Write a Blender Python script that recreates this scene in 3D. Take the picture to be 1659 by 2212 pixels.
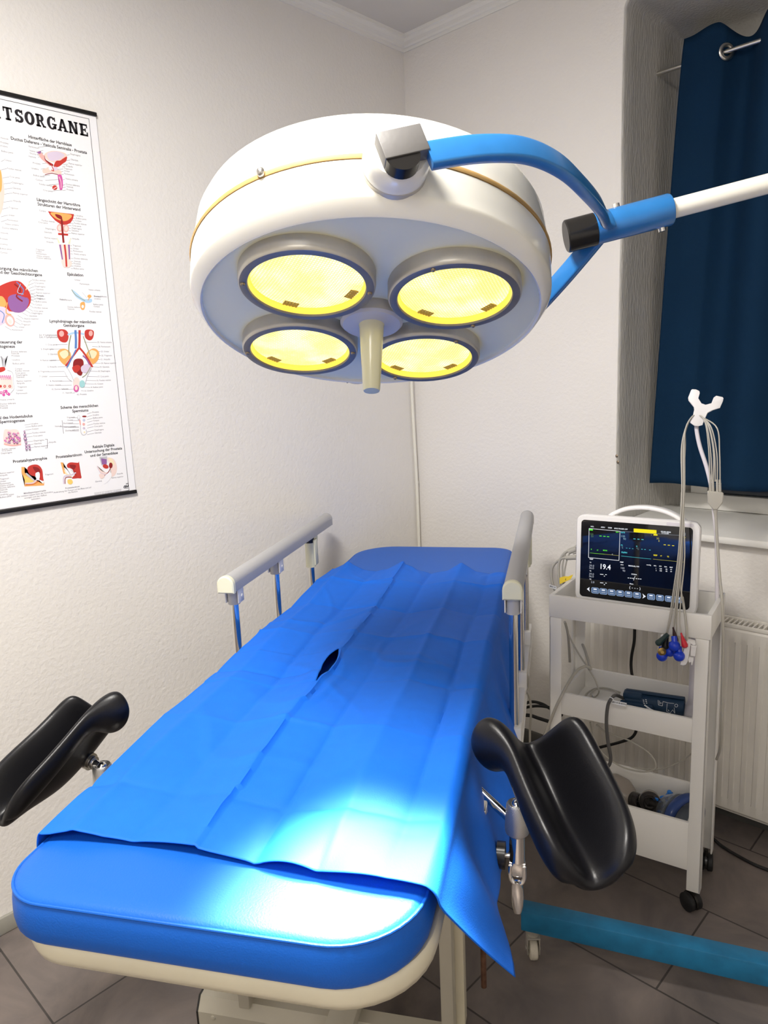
import bpy, bmesh, math, random
from mathutils import Vector, Matrix, noise
random.seed(7)
PI = math.pi
SC = bpy.context.scene
COL = SC.collection
for o in list(bpy.data.objects):
    bpy.data.objects.remove(o)

# ------------------------------------------------------------------ camera
FPX, W, H = 1570.85, 1659.0, 2212.0
CAM = Vector((2.0, -2.285, 1.45))
yaw, pitch, roll = math.radians(-44.0119), math.radians(10.6), math.radians(-2.472)
fw = Vector((math.sin(yaw)*math.cos(pitch), math.cos(yaw)*math.cos(pitch), -math.sin(pitch)))
rt0 = Vector((math.cos(yaw), -math.sin(yaw), 0)); up0 = rt0.cross(fw)
RT = math.cos(roll)*rt0 + math.sin(roll)*up0
UP = -math.sin(roll)*rt0 + math.cos(roll)*up0
cd = bpy.data.cameras.new('camera'); cam = bpy.data.objects.new('camera', cd); COL.objects.link(cam)
cd.sensor_fit = 'HORIZONTAL'; cd.sensor_width = 36.0; cd.lens = FPX/W*36.0
cd.clip_start = 0.02; cd.clip_end = 60
mw = Matrix((RT, UP, -fw)).transposed().to_4x4(); mw.translation = CAM
cam.matrix_world = mw
SC.camera = cam

# ------------------------------------------------------------------ world, light, exposure
wd = bpy.data.worlds.new('world'); SC.world = wd; wd.use_nodes = True
wd.node_tree.nodes['Background'].inputs[0].default_value = (0.02, 0.03, 0.06, 1)
wd.node_tree.nodes['Background'].inputs[1].default_value = 0.3
SC.view_settings.view_transform = 'Standard'
SC.view_settings.look = 'None'
SC.view_settings.gamma = 1.0
SC.view_settings.exposure = 0.04
SC.view_settings.use_curve_mapping = False
SC.cycles.max_bounces = 10
SC.cycles.diffuse_bounces = 6
SC.cycles.sample_clamp_indirect = 6

def area_light(name, loc, size, power, color, target):
    l = bpy.data.lights.new(name, 'AREA'); l.shape = 'RECTANGLE'; l.size, l.size_y = size
    l.energy = power; l.color = color
    o = bpy.data.objects.new(name, l); COL.objects.link(o); o.location = loc
    o.rotation_euler = (Vector(target)-Vector(loc)).to_track_quat('-Z', 'Y').to_euler()
    return o
area_light('ceiling_and_fill_light', (1.22, -2.12, 2.62), (0.42, 0.42), 62, (1.0, 0.955, 0.90), (1.22, -2.10, 0))
area_light('ceiling_and_fill_light', (2.3, -3.2, 2.62), (0.7, 0.7), 22, (1.0, 0.955, 0.90), (2.2, -3.1, 0))  # added fill light that lifts the shadows, no known lamp here

# ------------------------------------------------------------------ measuring helpers (pixel -> point at a chosen depth)
def ray(px, py):
    return ((px-W/2)/FPX)*RT - ((py-H/2)/FPX)*UP + fw
def on_plane(px, py, p0, n):
    d = ray(px, py); t = (Vector(p0)-CAM).dot(n)/d.dot(n); return CAM + t*d
def onX(px, py, x): return on_plane(px, py, (x, 0, 0), Vector((1, 0, 0)))
def onY(px, py, y): return on_plane(px, py, (0, y, 0), Vector((0, 1, 0)))
def onZ(px, py, z): return on_plane(px, py, (0, 0, z), Vector((0, 0, 1)))
BT, BW, BL, BZ = 0.531, 0.594, 1.953, 0.81
UL, UR = 0.014, 0.583      # mattress edges across the table
BO = Vector((1.012, -2.063, 0))
BU = Vector((math.cos(BT), math.sin(BT), 0)); BV = Vector((-math.sin(BT), math.cos(BT), 0))
MB = Matrix((BU, BV, Vector((0, 0, 1)))).transposed().to_4x4(); MB.translation = BO
def bed(u, v, z): return MB @ Vector((u, v, z))
def bedV(px, py, v): return MB.inverted() @ on_plane(px, py, bed(0, v, 0), BV)

# ------------------------------------------------------------------ mesh helpers
class Bld:
    def __init__(s, M=None):
        s.bm = bmesh.new(); s.M = M or Matrix(); s.mi = 0
    def v(s, p): return s.bm.verts.new(s.M @ Vector(p))
    def f(s, vs):
        try:
            fc = s.bm.faces.new(vs); fc.material_index = s.mi; return fc
        except ValueError: return None
    def box(s, lo, hi, bev=0.0, M=None, seg=2):
        K = s.M @ (M or Matrix()); b = bmesh.new()
        bmesh.ops.create_cube(b, size=1)
        lo, hi = Vector(lo), Vector(hi); c = (lo+hi)/2; d = hi-lo
        for q in b.verts: q.co = Vector((q.co.x*d.x, q.co.y*d.y, q.co.z*d.z)) + c
        if bev > 0:
            bmesh.ops.bevel(b, geom=b.edges[:], offset=bev, segments=seg, affect='EDGES', profile=0.5)
        s.merge(b, K)
    def merge(s, b, K=None):
        K = K or Matrix(); mp = {}
        for q in b.verts: mp[q] = s.bm.verts.new(K @ q.co)
        for fc in b.faces:
            s.f([mp[q] for q in fc.verts])
        b.free()
    def rings(s, rings, closed=True, cap0=True, cap1=True):
        R = [[s.v(p) for p in r] for r in rings]; n = len(R[0])
        for a, b in zip(R, R[1:]):
            for i in range(n if closed else n-1):
                j = (i+1) % n; s.f([a[i], a[j], b[j], b[i]])
        if cap0: s.f(R[0][::-1])
        if cap1: s.f(R[-1])
        return R
    def tube(s, pts, r, seg=10, cap=True, rs=None, flat=None):
        pts = [Vector(p) for p in pts]; n = len(pts); tn = []
        for i in range(n):
            a = pts[max(i-1, 0)]; b = pts[min(i+1, n-1)]; tn.append((b-a).normalized())
        ref = Vector((0, 0, 1)) if abs(tn[0].z) < 0.9 else Vector((1, 0, 0))
        nx = tn[0].cross(ref).normalized(); out = []
        for i in range(n):
            nx = (nx - tn[i]*nx.dot(tn[i])).normalized(); ny = tn[i].cross(nx)
            q = rs[i] if rs else r
            fx, fy = flat if flat else (1, 1)
            out.append([pts[i] + q*(fx*math.cos(2*PI*k/seg)*nx + fy*math.sin(2*PI*k/seg)*ny) for k in range(seg)])
        s.rings(out, True, cap, cap)
    def lathe(s, prof, seg=32, M=None, cap0=False, cap1=False):
        K = M or Matrix()
        s.rings([[K @ Vector((r*math.cos(2*PI*k/seg), r*math.sin(2*PI*k/seg), z)) for k in range(seg)] for r, z in prof], True, cap0, cap1)
    def sphere(s, c, r, M=None, seg=16, sc=(1, 1, 1)):
        b = bmesh.new(); bmesh.ops.create_uvsphere(b, u_segments=seg, v_segments=seg//2+2, radius=r)
        K = (M or Matrix.Translation(Vector(c))) @ Matrix.Diagonal((*sc, 1)); s.merge(b, s.M @ K)
    def prism(s, poly, M, th):
        a = [M @ Vector((x, y, 0)) for x, y in poly]; b = [M @ Vector((x, y, th)) for x, y in poly]
        s.rings([a, b])
    def grid(s, P):
        V = [[s.v(p) for p in r] for r in P]
        for a, b in zip(V, V[1:]):
            for i in range(len(a)-1): s.f([a[i], a[i+1], b[i+1], b[i]])
        return V

def smooth_path(pts, n=8, closed=False):
    pts = [Vector(p) for p in pts]; out = []; m = len(pts)
    rng = range(m) if closed else range(m-1)
    for i in rng:
        p0 = pts[(i-1) % m] if closed else pts[max(i-1, 0)]
        p1 = pts[i]; p2 = pts[(i+1) % m]
        p3 = pts[(i+2) % m] if closed else pts[min(i+2, m-1)]
        for k in range(n):
            t = k/n
            out.append(0.5*((2*p1)+(p2-p0)*t+(2*p0-5*p1+4*p2-p3)*t*t+(3*p1-p0-3*p2+p3)*t**3))
    if not closed: out.append(pts[-1])
    return out

OFF = {}
def obj(name, b, mat, parent=None, ang=40, loc=None, fix=True):
    bm = b.bm
    if fix: bmesh.ops.recalc_face_normals(bm, faces=bm.faces[:])
    if parent is not None: off = OFF[parent]
    else:
        if loc is not None: off = Vector(loc)
        else:
            xs = [v.co for v in bm.verts]
            off = Vector(((min(p.x for p in xs)+max(p.x for p in xs))/2, (min(p.y for p in xs)+max(p.y for p in xs))/2, min(p.z for p in xs)))
    for q in bm.verts: q.co -= off
    me = bpy.data.meshes.new(name); bm.to_mesh(me); bm.free()
    for m in (mat if isinstance(mat, (list, tuple)) else [mat]): me.materials.append(m)
    if ang:
        for p in me.polygons: p.use_smooth = True
        me.set_sharp_from_angle(angle=math.radians(ang))
    o = bpy.data.objects.new(name, me); COL.objects.link(o)
    if parent is not None: o.parent = parent
    else: o.location = off
    OFF[o] = off
    return o
def tag(o, label=None, cat=None, group=None, kind=None):
    if label: o['label'] = label
    if cat: o['category'] = cat
    if group: o['group'] = group
    if kind: o['kind'] = kind
    return o
def thing(name, loc, label, cat, group=None):
    o = bpy.data.objects.new(name, None); COL.objects.link(o); o.location = loc
    o.empty_display_size = 0.05; OFF[o] = Vector(loc)
    return tag(o, label, cat, group)
def struct(name, b, mat, label, cat, parent=None, ang=40, fix=True):
    o = obj(name, b, mat, parent, ang, fix=fix)
    if parent is None: tag(o, label, cat, kind='structure')
    return o

# ------------------------------------------------------------------ materials
def mat(name, col, rough=0.5, metal=0.0, bump=0.0, bscale=60, var=0.0, vscale=5, spec=0.5, emit=None, es=1.0, coat=0.0, trans=0.0, ior=1.45, alpha=1.0, sheen=0.0):
    m = bpy.data.materials.new(name); m.use_nodes = True
    nt = m.node_tree; p = nt.nodes['Principled BSDF']; L = nt.links
    c = (*col, 1)
    p.inputs['Base Color'].default_value = c; p.inputs['Roughness'].default_value = rough
    p.inputs['Metallic'].default_value = metal; p.inputs['Specular IOR Level'].default_value = spec
    p.inputs['Coat Weight'].default_value = coat; p.inputs['Transmission Weight'].default_value = trans
    p.inputs['IOR'].default_value = ior; p.inputs['Alpha'].default_value = alpha
    p.inputs['Sheen Weight'].default_value = sheen
    if emit:
        p.inputs['Emission Color'].default_value = (*emit, 1); p.inputs['Emission Strength'].default_value = es
    tc = nt.nodes.new('ShaderNodeTexCoord')
    if var > 0:
        n = nt.nodes.new('ShaderNodeTexNoise'); n.inputs['Scale'].default_value = vscale; n.inputs['Detail'].default_value = 5
        L.new(tc.outputs['Object'], n.inputs['Vector'])
        r = nt.nodes.new('ShaderNodeValToRGB')
        r.color_ramp.elements[0].position = 0.3; r.color_ramp.elements[1].position = 0.7
        r.color_ramp.elements[0].color = (*[max(0, x*(1-var)) for x in col], 1)
        r.color_ramp.elements[1].color = (*[min(1, x*(1+var)) for x in col], 1)
        L.new(n.outputs['Fac'], r.inputs['Fac']); L.new(r.outputs['Color'], p.inputs['Base Color'])
    if bump > 0:
        n = nt.nodes.new('ShaderNodeTexNoise'); n.inputs['Scale'].default_value = bscale; n.inputs['Detail'].default_value = 4
        L.new(tc.outputs['Object'], n.inputs['Vector'])
        b = nt.nodes.new('ShaderNodeBump'); b.inputs['Strength'].default_value = bump; b.inputs['Distance'].default_value = 0.004
        L.new(n.outputs['Fac'], b.inputs['Height']); L.new(b.outputs['Normal'], p.inputs['Normal'])
    return m

M_wall = mat('plaster_white', (0.80, 0.775, 0.735), 0.85, bump=0.42, bscale=80, var=0.015, vscale=3, spec=0.2)
M_reveal = mat('shaded_reveal_gloss_paint', (0.52, 0.505, 0.47), 0.42, bump=0.6, bscale=55, var=0.03, vscale=8)  # white gloss paint toned darker, niche shade put into the colour
M_ceil = mat('ceiling_paint', (0.66, 0.645, 0.62), 0.9, bump=0.1, bscale=60, spec=0.2)
M_trim = mat('moulding_paint', (0.80, 0.79, 0.75), 0.7, bump=0.1)
M_white = mat('white_lacquer', (0.82, 0.80, 0.71), 0.22, bump=0.03, bscale=15, var=0.02, vscale=9, coat=0.3)
M_tray = mat('white_powder_steel', (0.80, 0.785, 0.75), 0.42, bump=0.05, bscale=300)
M_plate = mat('blue_grey_enamel', (0.84, 0.83, 0.62), 0.25, var=0.03, vscale=6, coat=0.2)
M_brown = mat('brown_gasket', (0.42, 0.26, 0.09), 0.6, var=0.2, vscale=25)
M_alu = mat('aged_aluminium', (0.50, 0.475, 0.42), 0.40, 0.55, bump=0.05, bscale=200, var=0.1, vscale=20)
M_ringface = mat('blue_grey_ring', (0.22, 0.205, 0.19), 0.38, 0.4, var=0.1, vscale=30)
M_screw = mat('dull_screw', (0.30, 0.24, 0.17), 0.4, 0.9)
M_handle = mat('cream_translucent_handle', (0.62, 0.60, 0.42), 0.25, var=0.04, coat=0.3)
M_greydisc = mat('grey_disc_plastic', (0.52, 0.50, 0.47), 0.4)
M_blue = mat('glossy_blue_paint', (0.022, 0.165, 0.44), 0.28, var=0.06, vscale=30, coat=0.3)
M_teal = mat('worn_blue_paint', (0.012, 0.145, 0.29), 0.45, bump=0.1, var=0.18, vscale=25)
M_black = mat('black_plastic', (0.012, 0.011, 0.010), 0.25)
M_rubber = mat('black_rubber', (0.010, 0.010, 0.011), 0.55)
M_leather = mat('black_polyurethane', (0.0045, 0.0045, 0.006), 0.36, bump=0.05, bscale=350, spec=0.36)
M_chrome = mat('chrome', (0.80, 0.79, 0.77), 0.12, 1.0)
M_steel = mat('brushed_steel', (0.62, 0.60, 0.56), 0.28, 1.0, bump=0.02, bscale=200)
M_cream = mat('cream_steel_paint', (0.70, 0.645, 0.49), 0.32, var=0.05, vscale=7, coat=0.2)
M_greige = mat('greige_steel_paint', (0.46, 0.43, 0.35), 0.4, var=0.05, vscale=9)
M_railgrey = mat('grey_rail_plastic', (0.42, 0.42, 0.43), 0.42)
M_cap = mat('cream_cap_plastic', (0.75, 0.74, 0.56), 0.4)
M_vinyl = mat('blue_vinyl', (0.007, 0.110, 0.52), 0.46, bump=0.12, bscale=420, spec=0.32)
M_drape = mat('blue_nonwoven', (0.006, 0.132, 0.66), 0.62, bump=0.10, bscale=500, spec=0.26, var=0.03, vscale=40)
M_copper = mat('corroded_rod', (0.20, 0.105, 0.07), 0.45, 0.7, var=0.4, vscale=40)
M_bracket = mat('grey_cast_bracket', (0.15, 0.145, 0.14), 0.5, 0.2, bump=0.05, bscale=150)
M_red = mat('red_plastic', (0.55, 0.015, 0.03), 0.35)
M_curtain = mat('navy_cloth', (0.004, 0.024, 0.060), 0.85, bump=0.25, bscale=600, spec=0.15, var=0.05, vscale=6)
M_rad = mat('radiator_enamel', (0.72, 0.69, 0.63), 0.35, var=0.02, vscale=20)
M_cable = mat('grey_cable', (0.43, 0.41, 0.36), 0.45)
M_cabledk = mat('dark_grey_hose', (0.085, 0.082, 0.080), 0.5)
M_lilac = mat('white_lilac_plastic', (0.70, 0.67, 0.72), 0.35)
M_monwhite = mat('monitor_white', (0.80, 0.79, 0.79), 0.35)
M_glass = mat('black_screen_glass', (0.004, 0.004, 0.006), 0.06, spec=0.6, coat=0.5)
M_bulb = mat('blue_rubber_bulb', (0.008, 0.045, 0.55), 0.22)
M_darkgreen = mat('dark_green_clip', (0.008, 0.03, 0.028), 0.4)
M_brownclip = mat('dark_brown_clip', (0.035, 0.012, 0.012), 0.4)
M_brass = mat('brass_contact', (0.45, 0.30, 0.10), 0.35, 0.9)
M_navycuff = mat('navy_cuff', (0.006, 0.032, 0.075), 0.6, bump=0.2, bscale=400)
M_print = mat('white_print', (0.75, 0.77, 0.80), 0.6)
M_paper = mat('poster_paper', (0.86, 0.855, 0.865), 0.32, spec=0.35)
M_ink = mat('black_ink', (0.012, 0.010, 0.014), 0.5)
M_inkgrey = mat('grey_ink', (0.22, 0.21, 0.23), 0.6)
M_rod = mat('black_hanger_rod', (0.010, 0.009, 0.009), 0.4)
M_yellow = mat('yellow_tag', (0.80, 0.58, 0.03), 0.5)
M_card = mat('brown_cardboard', (0.22, 0.14, 0.08), 0.8, var=0.1)
M_clear = mat('clear_plastic', (0.80, 0.86, 0.95), 0.08, trans=0.92, ior=1.2)
M_bluecush = mat('blue_mask_cushion', (0.06, 0.11, 0.33), 0.2, trans=0.35, ior=1.3)
M_hook = mat('light_blue_ring', (0.02, 0.22, 0.75), 0.35)
M_smoke = mat('smoky_adapter', (0.06, 0.052, 0.050), 0.15, trans=0.4, ior=1.3)
M_bag = mat('beige_silicone', (0.40, 0.35, 0.30), 0.3, trans=0.2)
M_pane = mat('night_glass', (0.02, 0.03, 0.05), 0.05)
M_base = mat('grey_baseboard', (0.33, 0.32, 0.28), 0.45, var=0.05)
M_baseshade = mat('shaded_baseboard', (0.10, 0.10, 0.095), 0.45)  # baseboard colour darkened to stand for the shadow under the radiator
M_wheel = mat('white_wheel', (0.55, 0.51, 0.42), 0.5, var=0.15, vscale=40)

def streak(m, sc, strength):
    nt = m.node_tree; L = nt.links
    tc = next(n for n in nt.nodes if n.type == 'TEX_COORD'); mp = nt.nodes.new('ShaderNodeMapping'); mp.inputs['Scale'].default_value = (1, 1, 0.22)
    L.new(tc.outputs['Object'], mp.inputs['Vector'])
    n = nt.nodes.new('ShaderNodeTexNoise'); n.inputs['Scale'].default_value = sc; n.inputs['Detail'].default_value = 5; L.new(mp.outputs['Vector'], n.inputs['Vector'])
    b = nt.nodes.new('ShaderNodeBump'); b.inputs['Strength'].default_value = strength; b.inputs['Distance'].default_value = 0.005
    L.new(n.outputs['Fac'], b.inputs['Height']); p = nt.nodes['Principled BSDF']; L.new(b.outputs['Normal'], p.inputs['Normal'])
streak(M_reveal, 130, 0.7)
M_knurl = mat('knurled_steel', (0.62, 0.61, 0.59), 0.3, 0.95)
def knurl(m):
    nt = m.node_tree; L = nt.links; tc = next(n for n in nt.nodes if n.type == 'TEX_COORD'); mx = nt.nodes.new('ShaderNodeMath'); mx.operation = 'MULTIPLY'
    for i, sg in enumerate((1, -1)):
        mp = nt.nodes.new('ShaderNodeMapping'); mp.inputs['Scale'].default_value = (1, 1, 0.8*sg); L.new(tc.outputs['Object'], mp.inputs['Vector'])
        w = nt.nodes.new('ShaderNodeTexWave'); w.wave_type = 'BANDS'; w.bands_direction = 'DIAGONAL'; w.inputs['Scale'].default_value = 190; w.inputs['Distortion'].default_value = 0; L.new(mp.outputs['Vector'], w.inputs['Vector']); L.new(w.outputs['Fac'], mx.inputs[i])
    b = nt.nodes.new('ShaderNodeBump'); b.inputs['Strength'].default_value = 0.35; b.inputs['Distance'].default_value = 0.001
    L.new(mx.outputs[0], b.inputs['Height']); L.new(b.outputs['Normal'], nt.nodes['Principled BSDF'].inputs['Normal'])
knurl(M_knurl)
def floor_mat():
    m = bpy.data.materials.new('grey_brown_tiles'); m.use_nodes = True
    nt = m.node_tree; L = nt.links; p = nt.nodes['Principled BSDF']
    tc = nt.nodes.new('ShaderNodeTexCoord'); mp = nt.nodes.new('ShaderNodeMapping')
    # long joints at y = -0.065 - 0.3335 k, running bond with tiles 0.667 long
    mp.inputs['Location'].default_value = (-0.985+0.667*3, 0.065+0.333*14, 0)
    L.new(tc.outputs['Object'], mp.inputs['Vector'])
    b = nt.nodes.new('ShaderNodeTexBrick'); b.offset = 0.5; b.offset_frequency = 2; b.squash = 1
    b.inputs['Scale'].default_value = 1.0; b.inputs['Mortar Size'].default_value = 0.0028
    b.inputs['Mortar Smooth'].default_value = 0.3; b.inputs['Bias'].default_value = 0
    b.inputs['Brick Width'].default_value = 0.667; b.inputs['Row Height'].default_value = 0.3333
    b.inputs['Color1'].default_value = (0.158, 0.136, 0.126, 1); b.inputs['Color2'].default_value = (0.176, 0.153, 0.142, 1)
    b.inputs['Mortar'].default_value = (0.055, 0.05, 0.047, 1)
    L.new(mp.outputs['Vector'], b.inputs['Vector'])
    n = nt.nodes.new('ShaderNodeTexNoise'); n.inputs['Scale'].default_value = 4.5; n.inputs['Detail'].default_value = 7; n.inputs['Roughness'].default_value = 0.6
    n.inputs['Distortion'].default_value = 0.6
    L.new(tc.outputs['Object'], n.inputs['Vector'])
    r = nt.nodes.new('ShaderNodeValToRGB'); r.color_ramp.elements[0].position = 0.3; r.color_ramp.elements[1].position = 0.72
    r.color_ramp.elements[0].color = (0.60, 0.61, 0.64, 1); r.color_ramp.elements[1].color = (1.30, 1.25, 1.20, 1)
    L.new(n.outputs['Fac'], r.inputs['Fac'])
    mx = nt.nodes.new('ShaderNodeMix'); mx.data_type = 'RGBA'; mx.blend_type = 'MULTIPLY'; mx.inputs[0].default_value = 1
    L.new(b.outputs['Color'], mx.inputs[6]); L.new(r.outputs['Color'], mx.inputs[7]); L.new(mx.outputs[2], p.inputs['Base Color'])
    p.inputs['Roughness'].default_value = 0.5; p.inputs['Specular IOR Level'].default_value = 0.35
    bp = nt.nodes.new('ShaderNodeBump'); bp.inputs['Strength'].default_value = 0.25; bp.inputs['Distance'].default_value = 0.003; bp.invert = True
    L.new(b.outputs['Fac'], bp.inputs['Height']); L.new(bp.outputs['Normal'], p.inputs['Normal'])
    return m
M_floor = floor_mat()

def lens_mat():
    # the lit, prismatic lamp glass: it gives off the lamp's own warm light
    m = bpy.data.materials.new('lit_prismatic_glass'); m.use_nodes = True
    nt = m.node_tree; L = nt.links; p = nt.nodes['Principled BSDF']
    tc = nt.nodes.new('ShaderNodeTexCoord')
    b = nt.nodes.new('ShaderNodeTexBrick'); b.offset = 0.0; b.inputs['Scale'].default_value = 1
    b.inputs['Brick Width'].default_value = 0.0042; b.inputs['Row Height'].default_value = 0.0042; b.inputs['Mortar Size'].default_value = 0.0009
    b.inputs['Color1'].default_value = (1.0, 0.94, 0.42, 1); b.inputs['Color2'].default_value = (1.0, 0.96, 0.55, 1); b.inputs['Mortar'].default_value = (1.0, 0.80, 0.20, 1)
    L.new(tc.outputs['UV'], b.inputs['Vector'])
    n = nt.nodes.new('ShaderNodeTexNoise'); n.inputs['Scale'].default_value = 16; n.inputs['Detail'].default_value = 2
    L.new(tc.outputs['UV'], n.inputs['Vector'])
    r = nt.nodes.new('ShaderNodeValToRGB'); r.color_ramp.elements[0].position = 0.42; r.color_ramp.elements[1].position = 0.75
    r.color_ramp.elements[0].color = (0.97, 0.97, 0.97, 1); r.color_ramp.elements[1].color = (1.7, 1.8, 2.4, 1)
    L.new(n.outputs['Fac'], r.inputs['Fac'])
    mx = nt.nodes.new('ShaderNodeMix'); mx.data_type = 'RGBA'; mx.blend_type = 'MULTIPLY'; mx.inputs[0].default_value = 1
    L.new(b.outputs['Color'], mx.inputs[6]); L.new(r.outputs['Color'], mx.inputs[7])
    L.new(mx.outputs[2], p.inputs['Emission Color']); p.inputs['Emission Strength'].default_value = 1.06
    p.inputs['Base Color'].default_value = (0.25, 0.22, 0.1, 1); p.inputs['Roughness'].default_value = 0.15
    return m
M_lens = lens_mat()
M_lensrim = mat('lit_reflector_rim', (0.5, 0.35, 0.05), 0.3, emit=(1.0, 0.70, 0.08), es=1.0)
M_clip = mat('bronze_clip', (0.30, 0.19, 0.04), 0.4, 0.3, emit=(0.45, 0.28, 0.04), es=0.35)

# ================================================================== THE SETTING
RX, RY = 3.5, -4.0           # far right wall, wall behind the camera
CZ = 2.69                    # ceiling
b = Bld(); b.box((-0.2, RY-0.2, -0.1), (RX+0.2, 0.7, 0.0)); struct('floor', b, M_floor, 'grey brown tiled floor laid in running bond', 'floor')
b = Bld(); b.box((-0.2, RY-0.2, CZ), (RX+0.2, 0.7, CZ+0.1)); struct('ceiling', b, M_ceil, 'plain off-white ceiling above the corner', 'ceiling')
b = Bld(); b.box((-0.2, RY-0.2, 0), (0, 0.7, CZ)); struct('wall_left', b, M_wall, 'white plastered wall carrying the anatomy poster', 'wall')
b = Bld(); b.box((RX, RY, 0), (RX+0.2, 0.7, CZ)); struct('wall_right', b, M_wall, 'white wall outside the photo on the right', 'wall')
b = Bld(); b.box((0, RY-0.2, 0), (RX, RY, CZ)); struct('wall_front', b, M_wall, 'white wall behind the viewer', 'wall')
# window wall with its deep niche
NX0, NX1, NZ0, NZ1, ND = 0.89, 2.45, 0.905, 2.530, 0.42
def rough_strip(b, lo, hi, bev): b.box(lo, hi, bev)
b = Bld()
b.box((0, 0, 0), (NX0-0.024, 0.6, CZ)); b.box((NX1+0.05, 0, 0), (RX, 0.6, CZ))
b.box((NX0-0.024, 0, 0), (NX1+0.05, 0.6, NZ0)); b.box((NX0-0.024, 0, NZ1+0.024), (NX1+0.05, 0.6, CZ))
b.box((NX0-0.024, ND+0.06, NZ0), (NX1+0.05, 0.6, NZ1+0.024))
struct('wall_back', b, M_wall, 'white plastered wall with the curtained window niche', 'wall', ang=0)
# niche lining: rounded plaster corner, left reveal and soffit as one swept surface
def lining():
    b = Bld(); prof = []
    # path of the opening edge: up the left side, round the corner, along the top
    path = []
    r = 0.032
    for i in range(26): path.append((NX0, NZ0+0.0+(NZ1-r-NZ0)*i/25, Vector((-1, 0))))
    for i in range(1, 9):
        a = PI - i/8*PI/2; path.append((NX0+r+r*math.cos(a), NZ1-r+r*math.sin(a), Vector((math.cos(a), math.sin(a)))))
    for i in range(1, 20): path.append((NX0+r+(NX1-NX0-r)*i/19, NZ1, Vector((0, 1))))
    sec = [(0.060, 0.002), (0.016, -0.0006), (0.0065, -0.0003), (0.002, 0.0035), (0.0, 0.009), (0.0, 0.06), (-0.001, 0.14), (-0.002, 0.22), (-0.004, 0.30), (-0.008, 0.37), (-0.02, 0.40), (-0.05, 0.415), (-0.09, 0.418)]
    P = []
    for k, (x, z, n) in enumerate(path):
        row = []
        for j, (o, y) in enumerate(sec):
            w = 0.0045*noise.noise(Vector((x*3, y*4, z*5))) + 0.0018*noise.noise(Vector((x*17, y*20, z*23)))
            w *= (0, 0.1, 0.6)[j] if j < 3 else 1
            row.append((x+(o+w)*n.x, y, z+(o+w)*n.y))
        P.append(row)
    V = b.grid(P)
    for fc in b.bm.faces:
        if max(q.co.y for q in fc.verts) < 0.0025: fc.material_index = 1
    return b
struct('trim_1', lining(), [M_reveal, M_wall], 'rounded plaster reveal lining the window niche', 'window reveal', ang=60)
for px_, py_ in ((1332, 985), (1334.5, 998)):
    b = Bld(); b.sphere(onY(px_, py_, 0.0), 0.0045, seg=10, sc=(1, 0.4, 1.2)); obj('plug_hole', b, M_screw, bpy.data.objects['trim_1'])
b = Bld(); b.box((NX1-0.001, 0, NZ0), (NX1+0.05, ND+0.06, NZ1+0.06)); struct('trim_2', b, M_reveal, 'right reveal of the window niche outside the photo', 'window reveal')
b = Bld(); b.box((NX0-0.02, ND-0.002, NZ0), (NX1+0.02, ND+0.058, NZ1+0.05)); struct('trim_3', b, M_wall, 'white plaster behind the curtain at the back of the niche', 'window niche')
# sill board
b = Bld(); b.box((NX0+0.0, -0.035, 0.905), (NX1, 0.40, 0.928), 0.006); struct('trim_4', b, M_trim, 'white painted window sill board under the navy curtain', 'window sill')
# window behind the curtain
b = Bld()
for lo, hi in (((0.99, 0.372, 0.93), (1.05, 0.417, 2.40)), ((2.36, 0.372, 0.93), (2.42, 0.417, 2.40)), ((0.955, 0.366, 0.929), (2.42, 0.417, 0.985)), ((1.05, 0.372, 2.34), (2.36, 0.417, 2.40)), ((1.66, 0.372, 0.985), (1.74, 0.417, 2.34))):
    b.box(lo, hi, 0.004)
wn = struct('window_1', b, M_trim, 'white window frame hidden behind the navy curtain', 'window')
for x0, x1 in ((1.05, 1.66), (1.74, 2.36)):
    b = Bld(); b.box((x0, 0.39, 0.985), (x1, 0.397, 2.34)); obj('window_pane', b, M_pane, wn)
# crown moulding, left and back: stepped profile swept along each wall
def moulding(axis, length):
    b = Bld()
    prof = [(0.0, -0.042), (0.006, -0.042), (0.008, -0.034), (0.014, -0.032), (0.017, -0.026), (0.030, -0.020), (0.036, -0.012), (0.044, -0.010), (0.046, 0.0), (0.0, 0.0)]
    R = []
    for t in (0, 1):
        r = []
        for d, z in prof:
            if axis == 'L': r.append((d, (-d if t == 0 else -length), CZ+z))
            else: r.append(((d if t == 0 else length), -d, CZ+z))
        R.append(r)
    b.rings(R); return b
struct('trim_5', moulding('L', -RY), M_trim, 'white stepped crown moulding along the left wall', 'moulding', ang=20)
struct('trim_6', moulding('B', RX), M_trim, 'white stepped crown moulding along the window wall', 'moulding', ang=20)
b = Bld(); b.box((0, RY, 0), (0.012, -0.015, 0.05), 0.004); struct('baseboard_left', b, M_base, 'grey rounded baseboard under the poster wall', 'baseboard')
b = Bld(); b.box((0.0, -0.014, 0), (RX, 0, 0.055), 0.003); struct('baseboard_back', b, M_baseshade, 'baseboard below the radiator, coloured dark for the shade there', 'baseboard')
# corner conduit and painted-over pipe
b = Bld(); b.tube(smooth_path([(0.010, -0.030, 1.62), (0.010, -0.031, 1.40), (0.010, -0.026, 1.2), (0.011, -0.021, 1.0), (0.011, -0.020, 0.78), (0.011, -0.020, 0.3)], 6), 0.0062, 10)
cdt = struct('trim_7', b, M_white, 'thin white cable conduit running down beside the corner', 'conduit')
b = Bld(); b.tube([(0.011, -0.0205, 1.003), (0.011, -0.0205, 1.012)], 0.0075, 12); obj('conduit_clip', b, M_white, cdt)

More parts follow.
